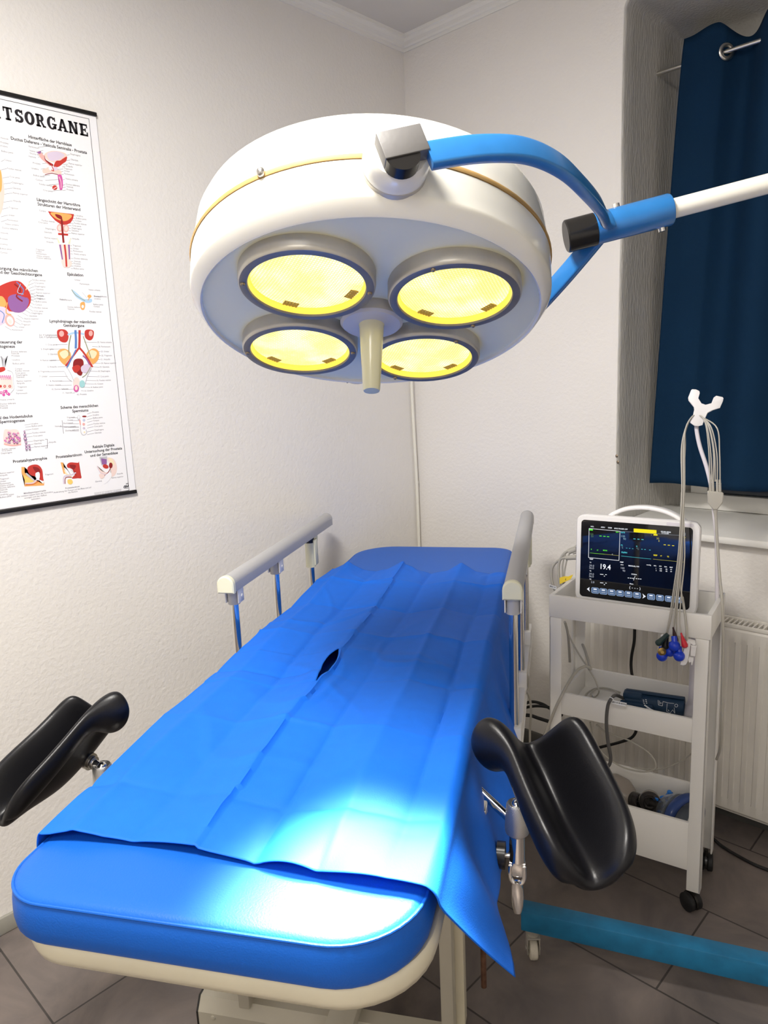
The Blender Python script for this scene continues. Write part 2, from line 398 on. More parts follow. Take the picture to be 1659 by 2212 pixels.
# ================================================================== TEXT
_tc = {}
def text_geo(s, bold=0.0):
    k = (s, bold)
    if k in _tc: return _tc[k]
    c = bpy.data.curves.new('t', 'FONT'); c.body = s; c.size = 1.0; c.resolution_u = 2; c.offset = bold; c.fill_mode = 'FRONT'
    c.align_x = 'LEFT'
    o = bpy.data.objects.new('t', c); COL.objects.link(o)
    dg = bpy.context.evaluated_depsgraph_get(); dg.update()
    me = bpy.data.meshes.new_from_object(o.evaluated_get(dg))
    V = [v.co.copy() for v in me.vertices]; F = [tuple(p.vertices) for p in me.polygons]
    x0 = min((v.x for v in V), default=0); x1 = max((v.x for v in V), default=0)
    bpy.data.objects.remove(o); bpy.data.curves.remove(c); bpy.data.meshes.remove(me)
    _tc[k] = (V, F, x0, x1); return _tc[k]
def put_text(b, s, org, ex, ey, size, align='C', bold=0.0, sx=1.0, lift=Vector((0, 0, 0))):
    V, F, x0, x1 = text_geo(s, bold)
    dx = {'L': -x0, 'C': -(x0+x1)/2, 'R': -x1}[align]
    vs = [b.bm.verts.new(Vector(org)+lift+(v.x+dx)*size*sx*ex+v.y*size*ey) for v in V]
    for f in F: b.f([vs[i] for i in f])

# slab-serif capitals for the poster title, unit height, built from strokes
def slab(ch):
    Q = []
    def rc(x0, y0, x1, y1): Q.append([(x0, y0), (x1, y0), (x1, y1), (x0, y1)])
    def band(cx, cy, rx, ry, a0, a1, t, ty=None, n=18):
        ty = ty or t*0.8
        for i in range(n):
            p = math.radians(a0+(a1-a0)*i/n); q = math.radians(a0+(a1-a0)*(i+1)/n)
            Q.append([(cx+rx*math.cos(p), cy+ry*math.sin(p)), (cx+rx*math.cos(q), cy+ry*math.sin(q)), (cx+(rx-t)*math.cos(q), cy+(ry-ty)*math.sin(q)), (cx+(rx-t)*math.cos(p), cy+(ry-ty)*math.sin(p))])
    T = 0.27
    if ch == 'T': rc(0, .86, .8, 1); rc(.27, 0, .53, 1); rc(.16, 0, .64, .15); rc(0, .64, .11, 1); rc(.69, .64, .8, 1)
    if ch == 'H':
        for x in (.08, .55): rc(x, 0, x+T, 1); rc(x-.09, 0, x+T+.09, .13); rc(x-.09, .87, x+T+.09, 1)
        rc(.2, .43, .6, .57)
    if ch == 'S':
        band(.37, .73, .35, .28, 15, 270, T, .17); band(.37, .275, .37, .29, 90, -165, T, .17)
        rc(.60, .66, .71, 1); rc(.01, 0, .12, .34)
    if ch == 'O': band(.42, .5, .42, .52, 0, 360, T, .17, 28)
    if ch == 'R':
        rc(.08, 0, .33, 1); rc(0, 0, .43, .15); rc(0, .85, .45, 1); rc(.3, .42, .45, .55)
        band(.43, .71, .30, .29, 90, -90, T, .13); Q.append([(.36, .46), (.56, .46), (.80, .06), (.60, .06)]); rc(.58, 0, .88, .13)
    if ch == 'G': band(.42, .5, .42, .52, 40, 330, T, .14, 26); rc(.44, .36, .88, .48); rc(.62, 0.05, .80, .42); rc(.66, .66, .76, .98)
    if ch == 'A':
        Q.append([(.06, .06), (.26, .06), (.50, 1), (.34, 1)]); Q.append([(.58, .06), (.78, .06), (.54, 1), (.34, 1)])
        rc(.2, .27, .62, .39); rc(-.03, 0, .33, .12); rc(.5, 0, .88, .12)
    if ch == 'N':
        rc(.06, 0, .25, 1); rc(.60, 0, .79, 1); rc(0, 0, .34, .12); rc(0, .88, .28, 1); rc(.52, .88, .86, 1); Q.append([(.06, 1), (.32, 1), (.79, 0), (.53, 0)])
    if ch == 'E':
        rc(.08, 0, .33, 1); rc(0, 0, .72, .15); rc(0, .85, .72, 1); rc(.28, .44, .55, .57); rc(.62, 0, .74, .34); rc(.62, .68, .72, 1); rc(.48, .34, .57, .66)
    return Q

# ================================================================== POSTER (on the left wall)
def build_poster():
    Y1, Y0, ZT, ZB = -1.266, -2.03, 2.165, 1.149
    t = thing('poster', (0.004, -1.65, ZB), 'white laminated anatomy chart with black hanger rods on the left wall', 'poster')
    b = Bld(); b.box((0.0035, Y0, ZB-0.002), (0.0055, Y1, ZT+0.002)); obj('sheet', b, M_paper, t)
    for nm, z in (('top_rod', ZT), ('bottom_rod', ZB-0.007)):
        b = Bld(); b.box((0.001, Y0-0.004, z), (0.010, Y1+0.002, z+0.0105), 0.002); obj(nm, b, M_rod, t)
    X = 0.0056
    EY, EZ = Vector((0, 1, 0)), Vector((0, 0, 1))
    c1 = lambda x, y: onX(x/4.706, 180+y/4.706, X)
    c2 = lambda x, y: onX(x/4.516, 640+y/4.516, X)
    def L(k): return Vector((0.00006*k, 0, 0))
    # printed frame line
    b = Bld(); w = 0.0012
    fy1 = c1(905, 360).y; fz1 = c1(905, 360).z; fz0 = c2(1268, 1893).z; fy0 = Y0+0.03
    for lo, hi in (((fy0, fz1-w), (fy1, fz1)), ((fy0, fz0), (fy1, fz0+w)), ((fy1-w, fz0), (fy1, fz1)), ((fy0, fz0), (fy0+w, fz1))):
        b.f([b.v((X+.0001, lo[0], lo[1])), b.v((X+.0001, hi[0], lo[1])), b.v((X+.0001, hi[0], hi[1])), b.v((X+.0001, lo[0], hi[1]))])
    obj('border_line', b, M_ink, t, fix=False)
    # title
    b = Bld()
    spans = [('H', -70, 5), ('T', 42, 135), ('S', 160, 245), ('O', 258, 360), ('R', 372, 470), ('G', 485, 585), ('A', 590, 697), ('N', 703, 800), ('E', 815, 897)]
    zb = c1(895, 543).z; zt = c1(895, 422).z
    for ch, x0, x1 in spans:
        yb0 = 372+(543-372)*(x0-0)/895; yb1 = 372+(543-372)*(x1-0)/895
        p0 = c1(x0, yb0); p1 = c1(x1, yb1)
        wd_ = {'T': .8, 'H': .84, 'S': .74, 'O': .84, 'R': .88, 'G': .88, 'A': .88, 'N': .86, 'E': .74}[ch]
        for q in slab(ch):
            b.f([b.v((X+.0002, p0.y+(p1.y-p0.y)*x/wd_, zb+(zt-zb)*y)) for x, y in q])
    obj('title_lettering', b, M_ink, t, fix=False)
    # headings
    hs = 0.0106
    def head(fn, x, y, s, al='C', k=1.0):
        b = Bld(); put_text(b, s, fn(x, y), EY, EZ, hs*k, al, 0.022, 0.95, L(3)); obj('heading_print', b, M_ink, t, fix=False)
    head(c1, 515, 600, 'Hinterfläche der Harnblase'); head(c1, 512, 648, 'Ductus Deferens - Vesicula Seminalis - Prostata')
    head(c1, 600, 1225, 'Längsschnitt der Harnröhre'); head(c1, 605, 1270, 'Strukturen der Hinterwand')
    head(c1, 385, 1920, 'sorgung des männlichen', 'R'); head(c1, 428, 1962, 'und der Geschlechtsorgane', 'R'); head(c1, 767, 1958, 'Ejakulation')
    head(c2, 715, 260, 'Lymphdrainage der männlichen'); head(c2, 722, 298, 'Genitalorgane')
    head(c2, 220, 460, 'Steuerung der', 'R'); head(c2, 147, 502, 'atogenese', 'R')
    head(c2, 778, 1088, 'Schema des menschlichen'); head(c2, 785, 1128, 'Spermiums')
    head(c2, 318, 1178, 'el des Hodentubulus', 'R'); head(c2, 242, 1222, 'Spermiogenese', 'R')
    head(c2, 1012, 1472, 'Rektale Digitale'); head(c2, 1012, 1512, 'Untersuchung der Prostata'); head(c2, 1018, 1552, 'und der Samenblase')
    head(c2, 675, 1568, 'Prostatakarzinom'); head(c2, 297, 1608, 'Prostatahypertrophie')
    # small captions and leader lines
    b = Bld()
    def cap(fn, x, y, s, al='L', k=1.0): put_text(b, s, fn(x, y), EY, EZ, 0.0056*k, al, 0.006, 1.0, L(2))
    def line(fn, x0, y0, x1, y1, w=0.0004):
        p, q = fn(x0, y0), fn(x1, y1); d = (q-p); n = Vector((0, -d.z, d.y)).normalized()*w
        b.f([b.bm.verts.new(v+L(2)) for v in (p-n, q-n, q+n, p+n)])
    W1 = ['Ureter', 'Peritoneum', 'Vesica urinaria', 'Ductus deferens', 'Vesicula', 'Prostata', 'Urethra', 'Bulbus penis', 'Corpus', 'Fundus vesicae', 'Crus penis', 'Diaphragma', 'Glandula', 'Ramus superior', 'Ampulla', 'Trigonum']
    kk = [0]
    def nxt():
        kk[0] += 1; return W1[kk[0] % len(W1)]
    for x, y, al, tx in ((292, 648, 'L', 440), (300, 690, 'L', 400), (305, 718, 'L', 400), (290, 748, 'L', 430), (335, 815, 'L', 470), (320, 870, 'L', 450), (340, 940, 'L', 470), (365, 985, 'L', 560), (400, 1030, 'L', 590), (440, 1092, 'L', 600)):
        cap(c1, x, y, nxt(), al); line(c1, x+95, y+2, tx+40, y-8)
    for x, y, tx in ((715, 725, 680), (720, 780, 670), (700, 820, 640), (670, 845, 630), (650, 870, 570), (652, 895, 600), (655, 925, 620), (665, 975, 640), (670, 1030, 630), (675, 1055, 640), (678, 1085, 640)):
        cap(c1, x, y, nxt()); line(c1, x-8, y, tx, y+6)
    for x, y, tx in ((778, 1352, 745), (775, 1378, 740), (765, 1402, 730), (755, 1428, 700), (735, 1452, 690), (730, 1478, 690), (728, 1502, 690), (728, 1530, 690), (735, 1585, 715), (740, 1655, 715), (745, 1685, 715), (745, 1710, 710), (750, 1740, 715), (755, 1785, 720), (752, 1815, 720), (750, 1838, 725), (755, 1862, 720), (750, 1888, 720)):
        cap(c1, x, y, nxt()); line(c1, x-8, y-3, tx, y-6)
    for x, y in ((400, 1300), (425, 1400), (390, 1418), (462, 1482), (450, 1518), (455, 1575), (472, 1618), (365, 1695), (365, 1715), (370, 1737), (372, 1760), (374, 1780)):
        cap(c1, x, y, nxt()); 
    for x, y in ((5, 560), (5, 605), (0, 640), (15, 695), (45, 785), (75, 870), (100, 955), (125, 1015), (130, 1070), (135, 1120), (135, 1200), (92, 1270), (85, 1345), (75, 1395), (50, 1435), (25, 1475), (5, 1525), (0, 1585), (0, 1640), (0, 1685), (5, 1725)):
        cap(c1, x, y, nxt()); 
        if y > 780 and y < 1400: line(c1, x-5, y-5, 10, y+12)
    for x, y in ((330, 2005), (350, 2035), (355, 2070), (365, 2100), (370, 2135), (375, 2165), (375, 2195)):
        cap(c1, x, y, nxt()); line(c1, x-8, y-4, 290, y+18)
    for x, y in ((760, 2005), (812, 2045), (900, 2105), (955, 2170), (605, 2200)): cap(c1, x, y, nxt())
    for x, y in ((355, 0), (355, 28), (350, 58), (345, 88), (340, 118), (330, 150), (310, 172), (285, 198), (240, 225), (228, 252), (210, 282), (180, 308), (120, 335)):
        cap(c2, x, y, nxt()); line(c2, x-8, y-3, x-70, y-40)
    for x, y in ((580, 40), (660, 110), (660, 130), (920, 8), (920, 30), (912, 85), (915, 105), (875, 155)): cap(c2, x, y, nxt())
    for x, y in ((385, 385), (385, 405)): put_text(b, 'Ln. = Lymphonodus' if y < 400 else 'Lnn. = Lymphonodi', c2(x, y), EY, EZ, 0.0062, 'L', 0.02, 1.0, L(2))
    for i, (x, y, tx) in enumerate(((450, 478, 660), (400, 522, 620), (468, 572, 590), (395, 632, 620), (465, 695, 640), (375, 742, 630), (385, 790, 660), (490, 835, 690), (452, 875, 700), (505, 915, 720), (612, 950, 730))):
        cap(c2, x, y, '%d. %s' % (i+1, nxt())); line(c2, x+95, y-5, tx, y-8)
    for i, (x, y, tx) in enumerate(((755, 965, 760), (825, 930, 790), (885, 895, 800), (925, 862, 830), (945, 828, 840), (955, 790, 850), (958, 738, 880), (975, 697, 900), (988, 660, 900), (985, 622, 890), (990, 585, 880), (985, 545, 930), (960, 498, 900), (950, 455, 820))):
        cap(c2, x, y, '%d. %s' % (i+12, nxt())); line(c2, x-5, y-5, tx, y-8)
    for x, y in ((110, 548), (110, 566), (115, 588), (120, 628), (125, 664), (148, 715), (150, 735), (150, 757), (158, 777), (158, 797), (165, 835), (165, 857), (172, 893), (165, 925), (160, 956), (0, 1018), (0, 1058), (0, 1078), (0, 1098)):
        cap(c2, x, y, nxt(), k=1.05)
    for x, y, tx in ((305, 1252, 240), (310, 1274, 245), (312, 1302, 245), (318, 1340, 255), (325, 1370, 262), (330, 1417, 262), (333, 1446, 290), (338, 1475, 295), (478, 1432, 470)):
        cap(c2, x, y, nxt()); line(c2, x-6, y-4, tx, y+4)
    for x, y in ((652, 1190), (658, 1216), (620, 1247), (622, 1284), (640, 1318), (535, 1276)): cap(c2, x, y, nxt()); line(c2, x+45, y-4, 770, y-4)
    for x, y in ((902, 1138), (905, 1166), (908, 1194), (910, 1220), (915, 1250), (920, 1276), (922, 1312), (925, 1340)): cap(c2, x, y, nxt()); line(c2, x-6, y-4, 850, y+10)
    for x, y in ((455, 1395), (455, 1480)): line(c2, x-15, y, x+8, y, 0.0006)
    line(c2, 463, 1395, 463, 1480, 0.0006); line(c2, 605, 1210, 620, 1340, 0.0006)
    for x, y in ((0, 1735), (0, 1757), (0, 1792), (0, 1815), (0, 1838), (0, 1858), (0, 1878), (0, 1898), (0, 1920), (0, 1945), (0, 1970), (70, 1945), (20, 1500), (18, 1515), (12, 1540)):
        cap(c2, x, y, nxt())
    for x, y, s, bd in ((342, 1915, 'Mittellappenhypertrophie', 1), (345, 1938, 'Der mittlere Lappen kann die Harnröhre', 0), (347, 1960, 'verengen und den Abfluss', 0), (350, 1982, 'behindern', 0), (708, 1870, 'Prostatakarzinom', 1), (710, 1895, 'Ausbreitung des Tumors auf die Blase und auf', 0), (712, 1915, 'das Rectum', 0)):
        put_text(b, s, c2(x, y), EY, EZ, 0.0056, 'C', 0.02 if bd else 0.006, 1.0, L(2))
    for y in (1905, 1918, 1930): put_text(b, 'Nachdruck auch auszugsweise nicht gestattet', c2(1055, y), EY, EZ, 0.0040, 'C', 0, 1.1, L(2))
    for x, y in ((930, 1815), (1090, 1778), (1140, 1740), (440, 1748)): cap(c2, x, y, nxt())
    obj('caption_print', b, M_inkgrey, t, fix=False)
    # publisher mark in the lower right corner
    b = Bld()
    def band(cx, cy, rx, ry, a0, a1, t_):
        n = 10
        for i in range(n):
            p = math.radians(a0+(a1-a0)*i/n); q = math.radians(a0+(a1-a0)*(i+1)/n)
            pts = [(cx+rx*math.cos(p), cy-ry*math.sin(p)), (cx+rx*math.cos(q), cy-ry*math.sin(q)), (cx+(rx-t_)*math.cos(q), cy-(ry-t_)*math.sin(q)), (cx+(rx-t_)*math.cos(p), cy-(ry-t_)*math.sin(p))]
            b.f([b.bm.verts.new(c2(*k)+L(3)) for k in pts])
    band(1218, 1860, 12, 14, 0, 180, 8); band(1240, 1848, 12, 14, 180, 360, 8)
    for x, y in ((1234, 1828), (1246, 1826)): band(x, y, 5, 5, 0, 360, 4.8)
    for x0, x1, y0, y1 in ((1206, 1214, 1860, 1872), (1222, 1230, 1848, 1868), (1228, 1234, 1838, 1848), (1246, 1252, 1836, 1860), (1210, 1252, 1868, 1873)):
        b.f([b.bm.verts.new(c2(*k)+L(3)) for k in ((x0, y0), (x1, y0), (x1, y1), (x0, y1))])
    obj('publisher_mark', b, M_ink, t, fix=False)
    # coloured plates
    PC = {'red': (0.52, 0.045, 0.035), 'dred': (0.26, 0.02, 0.02), 'pink': (0.80, 0.42, 0.38), 'pale': (0.84, 0.66, 0.60), 'lilac': (0.66, 0.56, 0.68), 'orange': (0.85, 0.40, 0.12), 'cream': (0.86, 0.74, 0.48), 'blue': (0.10, 0.22, 0.52), 'lblue': (0.42, 0.62, 0.80), 'purple': (0.28, 0.12, 0.33), 'mag': (0.62, 0.10, 0.36), 'teal': (0.35, 0.62, 0.62), 'yellow': (0.85, 0.60, 0.16), 'grey': (0.5, 0.5, 0.53), 'olive': (0.30, 0.31, 0.18), 'white': (0.85, 0.85, 0.87), 'flesh': (0.85, 0.60, 0.52)}
    PM = {k: mat('print_'+k, v, 0.4, spec=0.35) for k, v in PC.items()}; order = list(PC)
    mats = [PM[k] for k in order]
    def plate(fn, shapes):
        b = Bld(); lay = 3
        for sh in shapes:
            kind, colr = sh[0], sh[1]; b.mi = order.index(colr); lay += 0.6
            if kind == 'e':
                cx, cy, rx, ry = sh[2:6]; a = math.radians(sh[6]) if len(sh) > 6 else 0
                pts = [(cx+rx*math.cos(k*PI/12)*math.cos(a)-ry*math.sin(k*PI/12)*math.sin(a), cy+rx*math.cos(k*PI/12)*math.sin(a)+ry*math.sin(k*PI/12)*math.cos(a)) for k in range(24)]
            elif kind == 'p':
                pts = [tuple(p[:2]) for p in smooth_path([(x, y, 0) for x, y in sh[2]], 4, True)]
            elif kind == 's':   # straight-sided polygon
                pts = sh[2]
            elif kind == 'l':   # stroke
                w = sh[3]; pp = smooth_path([(x, y, 0) for x, y in sh[2]], 5)
                l, r = [], []
                for i in range(len(pp)):
                    d = (pp[min(i+1, len(pp)-1)]-pp[max(i-1, 0)]).normalized(); n = Vector((-d.y, d.x, 0))*w/2
                    l.append((pp[i]+n)[:2]); r.append((pp[i]-n)[:2])
                for i in range(len(pp)-1):
                    b.f([b.bm.verts.new(fn(*k)+L(lay)) for k in (l[i], l[i+1], r[i+1], r[i])])
                continue
            b.f([b.bm.verts.new(fn(*k)+L(lay)) for k in pts])
        bmesh.ops.triangulate(b.bm, faces=[f for f in b.bm.faces if len(f.verts) > 4])
        obj('illustration', b, mats, t, fix=False, ang=0)
    plate(c1, [('p', 'flesh', [(-60, 860), (0, 880), (30, 980), (45, 1100), (35, 1220), (10, 1320), (-60, 1400)]), ('p', 'orange', [(-40, 880), (5, 880), (18, 960), (18, 1060), (0, 1110), (-40, 1110)])])
    plate(c1, [('p', 'pink', [(385, 700), (400, 690), (450, 740), (470, 790), (520, 820), (520, 850), (470, 810), (420, 770), (395, 730)]), ('p', 'purple', [(378, 700), (415, 690), (410, 715), (385, 712)]), ('p', 'flesh', [(455, 715), (520, 688), (590, 690), (660, 710), (680, 740), (640, 780), (560, 805), (500, 790), (460, 755)]), ('p', 'lilac', [(480, 715), (550, 692), (610, 700), (655, 730), (610, 770), (550, 790), (500, 775)]), ('p', 'red', [(545, 840), (570, 790), (610, 785), (640, 765), (680, 745), (672, 790), (640, 815), (600, 845), (560, 852)]), ('p', 'dred', [(450, 725), (462, 770), (500, 800), (540, 825), (530, 845), (490, 815), (455, 775)]), ('p', 'flesh', [(430, 880), (470, 862), (500, 850), (560, 870), (620, 890), (615, 930), (540, 905), (450, 915)]), ('e', 'white', 520, 862, 26, 24), ('e', 'lilac', 560, 868, 26, 20), ('l', 'red', [(515, 810), (530, 850), (545, 890), (520, 880)], 8), ('l', 'dred', [(455, 930), (530, 915), (620, 940)], 6), ('p', 'mag', [(585, 935), (620, 930), (636, 980), (638, 1040), (628, 1080), (605, 1075), (602, 1000)]), ('l', 'pale', [(600, 950), (618, 1000), (620, 1065)], 6), ('e', 'red', 556, 1060, 26, 24), ('l', 'white', [(540, 1075), (580, 1050)], 5)])
    plate(c1, [('s', 'red', [(487, 1300), (752, 1330), (742, 1380), (715, 1420), (670, 1440), (620, 1435), (560, 1395), (510, 1340)]), ('p', 'orange', [(520, 1312), (720, 1335), (700, 1385), (640, 1400), (560, 1370)]), ('p', 'dred', [(560, 1330), (620, 1345), (630, 1385), (580, 1365)]), ('e', 'pink', 608, 1470, 32, 40), ('e', 'pink', 670, 1475, 30, 40), ('e', 'pale', 605, 1470, 18, 26), ('e', 'pale', 672, 1475, 18, 26), ('s', 'red', [(590, 1520), (692, 1530), (692, 1550), (590, 1540)]), ('e', 'white', 610, 1580, 22, 24), ('e', 'white', 665, 1582, 22, 24), ('s', 'cream', [(572, 1550), (610, 1625), (592, 1625)]), ('s', 'cream', [(718, 1565), (690, 1632), (712, 1632)]), ('s', 'pale', [(595, 1635), (712, 1640), (716, 1800), (625, 1800)]), ('s', 'purple', [(600, 1640), (618, 1640), (640, 1795), (628, 1795)]), ('s', 'purple', [(690, 1640), (708, 1640), (712, 1790), (700, 1790)]), ('p', 'pale', [(622, 1800), (668, 1790), (722, 1810), (728, 1840), (705, 1870), (672, 1872), (640, 1862)]), ('l', 'dred', [(626, 1385), (632, 1480), (645, 1620)], 20), ('l', 'red', [(655, 1640), (668, 1750), (675, 1865)], 18)])
    plate(lambda x, y: c2(x, y), [('p', 'red', [(-40, -60), (60, -130), (180, -150), (260, -80), (300, 0), (290, 80), (230, 140), (120, 150), (-40, 100)]), ('p', 'orange', [(-40, 20), (20, 0), (60, 60), (40, 110), (-40, 120)]), ('p', 'purple', [(80, 10), (180, -20), (280, 30), (250, 130), (180, 160), (100, 130)]), ('p', 'lilac', [(-40, 120), (50, 110), (110, 190), (60, 250), (-40, 290)]), ('e', 'pink', 95, 235, 48, 62, -20), ('e', 'white', 98, 238, 30, 44, -20), ('e', 'pale', 96, 245, 18, 26, -20), ('l', 'dred', [(140, -120), (200, -60), (160, 0), (220, 50)], 14), ('l', 'blue', [(160, -140), (230, -60), (190, 10)], 9), ('l', 'red', [(60, -100), (150, -30), (260, 10)], 10), ('l', 'orange', [(70, 60), (60, 160), (110, 180)], 10), ('l', 'blue', [(0, 140), (40, 180), (20, 260)], 7), ('l', 'lblue', [(200, -120), (170, -40), (230, -20)], 5), ('l', 'cream', [(250, -60), (290, -140)], 7)])
    plate(lambda x, y: c2(x, y), [('p', 'lblue', [(695, -68), (740, -40), (790, 5), (830, 28), (890, 25), (895, 55), (850, 65), (790, 40), (735, 0)]), ('l', 'olive', [(698, -65), (740, -10), (830, 45)], 6), ('e', 'orange', 872, 0, 20, 16), ('l', 'orange', [(872, 10), (860, 40)], 8), ('p', 'orange', [(785, 65), (820, 55), (830, 90), (820, 130), (795, 130), (782, 100)]), ('e', 'white', 806, 100, 12, 16), ('l', 'grey', [(800, -40), (850, 20)], 3)])
    plate(c2, [('p', 'red', [(562, 330), (630, 325), (665, 360), (665, 420), (640, 450), (590, 440), (560, 390)]), ('p', 'red', [(830, 335), (880, 325), (915, 345), (905, 410), (870, 430), (830, 400)]), ('e', 'pink', 600, 365, 24, 30), ('e', 'pink', 885, 362, 20, 28), ('l', 'lblue', [(660, 375), (735, 355), (820, 370)], 18), ('l', 'blue', [(735, 330), (740, 430), (738, 510)], 22), ('l', 'red', [(775, 330), (775, 420), (772, 510)], 22), ('p', 'orange', [(562, 540), (620, 510), (680, 540), (690, 590), (650, 640), (630, 670), (580, 620)]), ('p', 'orange', [(965, 545), (915, 508), (855, 540), (840, 590), (890, 640), (905, 665), (955, 620)]), ('p', 'cream', [(580, 555), (640, 525), (668, 570), (620, 610)]), ('p', 'cream', [(945, 550), (890, 525), (862, 570), (910, 610)]), ('l', 'red', [(772, 500), (720, 570), (640, 680)], 18), ('l', 'red', [(772, 500), (830, 570), (900, 690)], 18), ('l', 'blue', [(740, 520), (700, 600), (650, 700)], 12), ('l', 'purple', [(760, 540), (840, 610), (880, 690)], 12), ('e', 'white', 775, 570, 32, 40), ('p', 'dred', [(725, 620), (790, 610), (815, 650), (800, 760), (770, 770), (740, 740), (710, 690)]), ('p', 'red', [(705, 690), (760, 670), (785, 700), (745, 745), (715, 730)]), ('p', 'lilac', [(790, 690), (840, 660), (880, 680), (860, 740), (800, 740)]), ('e', 'pale', 745, 850, 34, 62), ('e', 'teal', 800, 855, 28, 36), ('e', 'mag', 742, 900, 26, 34), ('e', 'pale', 742, 895, 14, 22), ('l', 'olive', [(690, 380), (670, 480), (672, 580)], 10), ('l', 'olive', [(810, 390), (850, 500), (885, 600)], 8), ('l', 'grey', [(650, 690), (690, 760), (720, 830)], 5), ('l', 'grey', [(890, 700), (850, 780), (830, 850)], 5), ('l', 'grey', [(630, 740), (660, 800), (700, 830)], 4), ('l', 'olive', [(880, 690), (840, 760), (800, 790)], 6)])
    plate(c2, [('s', 'grey', [(0, 590), (10, 580), (40, 610), (75, 578), (80, 585), (48, 630), (52, 690), (25, 690), (28, 630)]), ('p', 'red', [(-20, 700), (40, 690), (50, 720), (10, 740), (-20, 740)]), ('s', 'pale', [(0, 780), (120, 785), (128, 900), (0, 905)])] + [('l', 'mag', [(x, 800+8*math.sin(x)), (x+8, 770), (x+14, 815)], 5) for x in range(0, 105, 18)] + [('e', 'red', x, 878, 13, 13) for x in (5, 45, 95)] + [('e', 'mag', x, y, 14, 14) for x, y in ((10, 940), (40, 930), (70, 945), (35, 960), (85, 955), (58, 925))] + [('e', 'pale', x, y, 6, 6) for x, y in ((10, 940), (40, 930), (70, 945), (45, 878), (95, 878))] + [('l', 'grey', [(70, 720), (120, 745), (130, 840), (135, 900), (100, 945)], 4)])
    sh = [('p', 'pale', [(38, 1310), (90, 1300), (180, 1310), (205, 1440), (120, 1450), (40, 1445)]), ('l', 'pink', [(38, 1440), (120, 1455), (205, 1445)], 16)]
    rnd = random.Random(3)
    for i in range(46): sh.append(('e', rnd.choice(['mag', 'purple', 'mag']), 46+rnd.random()*145, 1325+rnd.random()*105, 9, 8)); sh.append(('e', rnd.choice(['pale', 'lilac']), sh[-1][2], sh[-1][3], 4, 4))
    for x, y, r in ((233, 1318, 7), (236, 1350, 11), (240, 1387, 14), (247, 1422, 10), (250, 1456, 10), (278, 1453, 9), (252, 1486, 10), (282, 1484, 9)):
        sh += [('e', 'purple', x, y, r+2, r+2), ('e', 'pale', x, y, r*.6, r*.6)]
    plate(c2, sh)
    plate(c2, [('e', 'grey', 768, 1185, 13, 26), ('e', 'white', 768, 1180, 9, 18), ('s', 'pink', [(770, 1205), (784, 1205), (790, 1255), (778, 1255)]), ('l', 'grey', [(785, 1255), (790, 1330), (815, 1355), (845, 1335), (838, 1300)], 6), ('e', 'dred', 822, 1172, 22, 8), ('e', 'blue', 818, 1208, 11, 11), ('e', 'white', 818, 1208, 7, 7), ('e', 'pink', 816, 1248, 13, 13), ('e', 'purple', 818, 1287, 10, 10), ('e', 'white', 818, 1287, 6, 6), ('e', 'cream', 824, 1326, 9, 9)])
    plate(c2, [('s', 'orange', [(208, 1665), (238, 1665), (240, 1720), (290, 1770), (350, 1790), (420, 1830), (430, 1810), (430, 1845), (240, 1855), (240, 1790), (210, 1720)]), ('p', 'red', [(270, 1670), (310, 1645), (370, 1645), (410, 1690), (420, 1770), (425, 1800), (390, 1790), (350, 1760), (300, 1745), (272, 1710)]), ('p', 'dred', [(320, 1665), (375, 1675), (395, 1720), (350, 1715)]), ('p', 'white', [(345, 1730), (380, 1715), (388, 1760), (375, 1795), (355, 1780)]), ('s', 'yellow', [(230, 1740), (320, 1795), (335, 1815), (250, 1830)]), ('p', 'grey', [(262, 1725), (330, 1785), (325, 1798), (255, 1740)]), ('l', 'lilac', [(245, 1825), (320, 1820), (360, 1785)], 12), ('l', 'red', [(248, 1840), (330, 1832), (378, 1800)], 5)])
    plate(c2, [('s', 'orange', [(590, 1620), (615, 1622), (625, 1680), (690, 1740), (620, 1730)]), ('p', 'red', [(655, 1640), (690, 1620), (760, 1625), (770, 1610), (778, 1700), (795, 1770), (760, 1775), (700, 1775), (745, 1720), (690, 1680), (658, 1670)]), ('p', 'dred', [(680, 1645), (740, 1650), (720, 1690), (690, 1670)]), ('s', 'cream', [(620, 1690), (690, 1740), (700, 1770), (640, 1740)]), ('p', 'white', [(625, 1670), (660, 1700), (680, 1735), (650, 1725)]), ('l', 'lilac', [(622, 1830), (625, 1760), (690, 1745), (740, 1720)], 12), ('l', 'dred', [(635, 1830), (640, 1770), (700, 1765)], 7), ('p', 'yellow', [(660, 1790), (695, 1785), (710, 1815), (690, 1835), (662, 1825)]), ('l', 'grey', [(690, 1690), (720, 1720)], 4)])
    plate(c2, [('s', 'grey', [(968, 1568), (1045, 1560), (1045, 1630), (990, 1650)]), ('s', 'purple', [(985, 1580), (1040, 1590), (1040, 1640), (995, 1640)]), ('p', 'pale', [(1045, 1575), (1110, 1590), (1140, 1660), (1130, 1730), (1090, 1760), (1080, 1690), (1060, 1630)]), ('p', 'cream', [(1060, 1580), (1095, 1590), (1115, 1640), (1085, 1640)]), ('e', 'red', 1030, 1660, 30, 20, 20), ('e', 'dred', 1080, 1650, 18, 28), ('p', 'pale', [(945, 1650), (985, 1700), (1040, 1720), (1060, 1700), (1030, 1740), (980, 1730)]), ('p', 'pale', [(965, 1740), (1010, 1730), (1020, 1760), (985, 1780)]), ('l', 'dred', [(1080, 1660), (1060, 1710), (1020, 1750)], 6), ('p', 'white', [(1030, 1740), (1080, 1720), (1085, 1760), (1050, 1810), (1015, 1830), (1020, 1780)]), ('l', 'lilac', [(945, 1660), (980, 1720), (1040, 1740)], 5)])
build_poster()

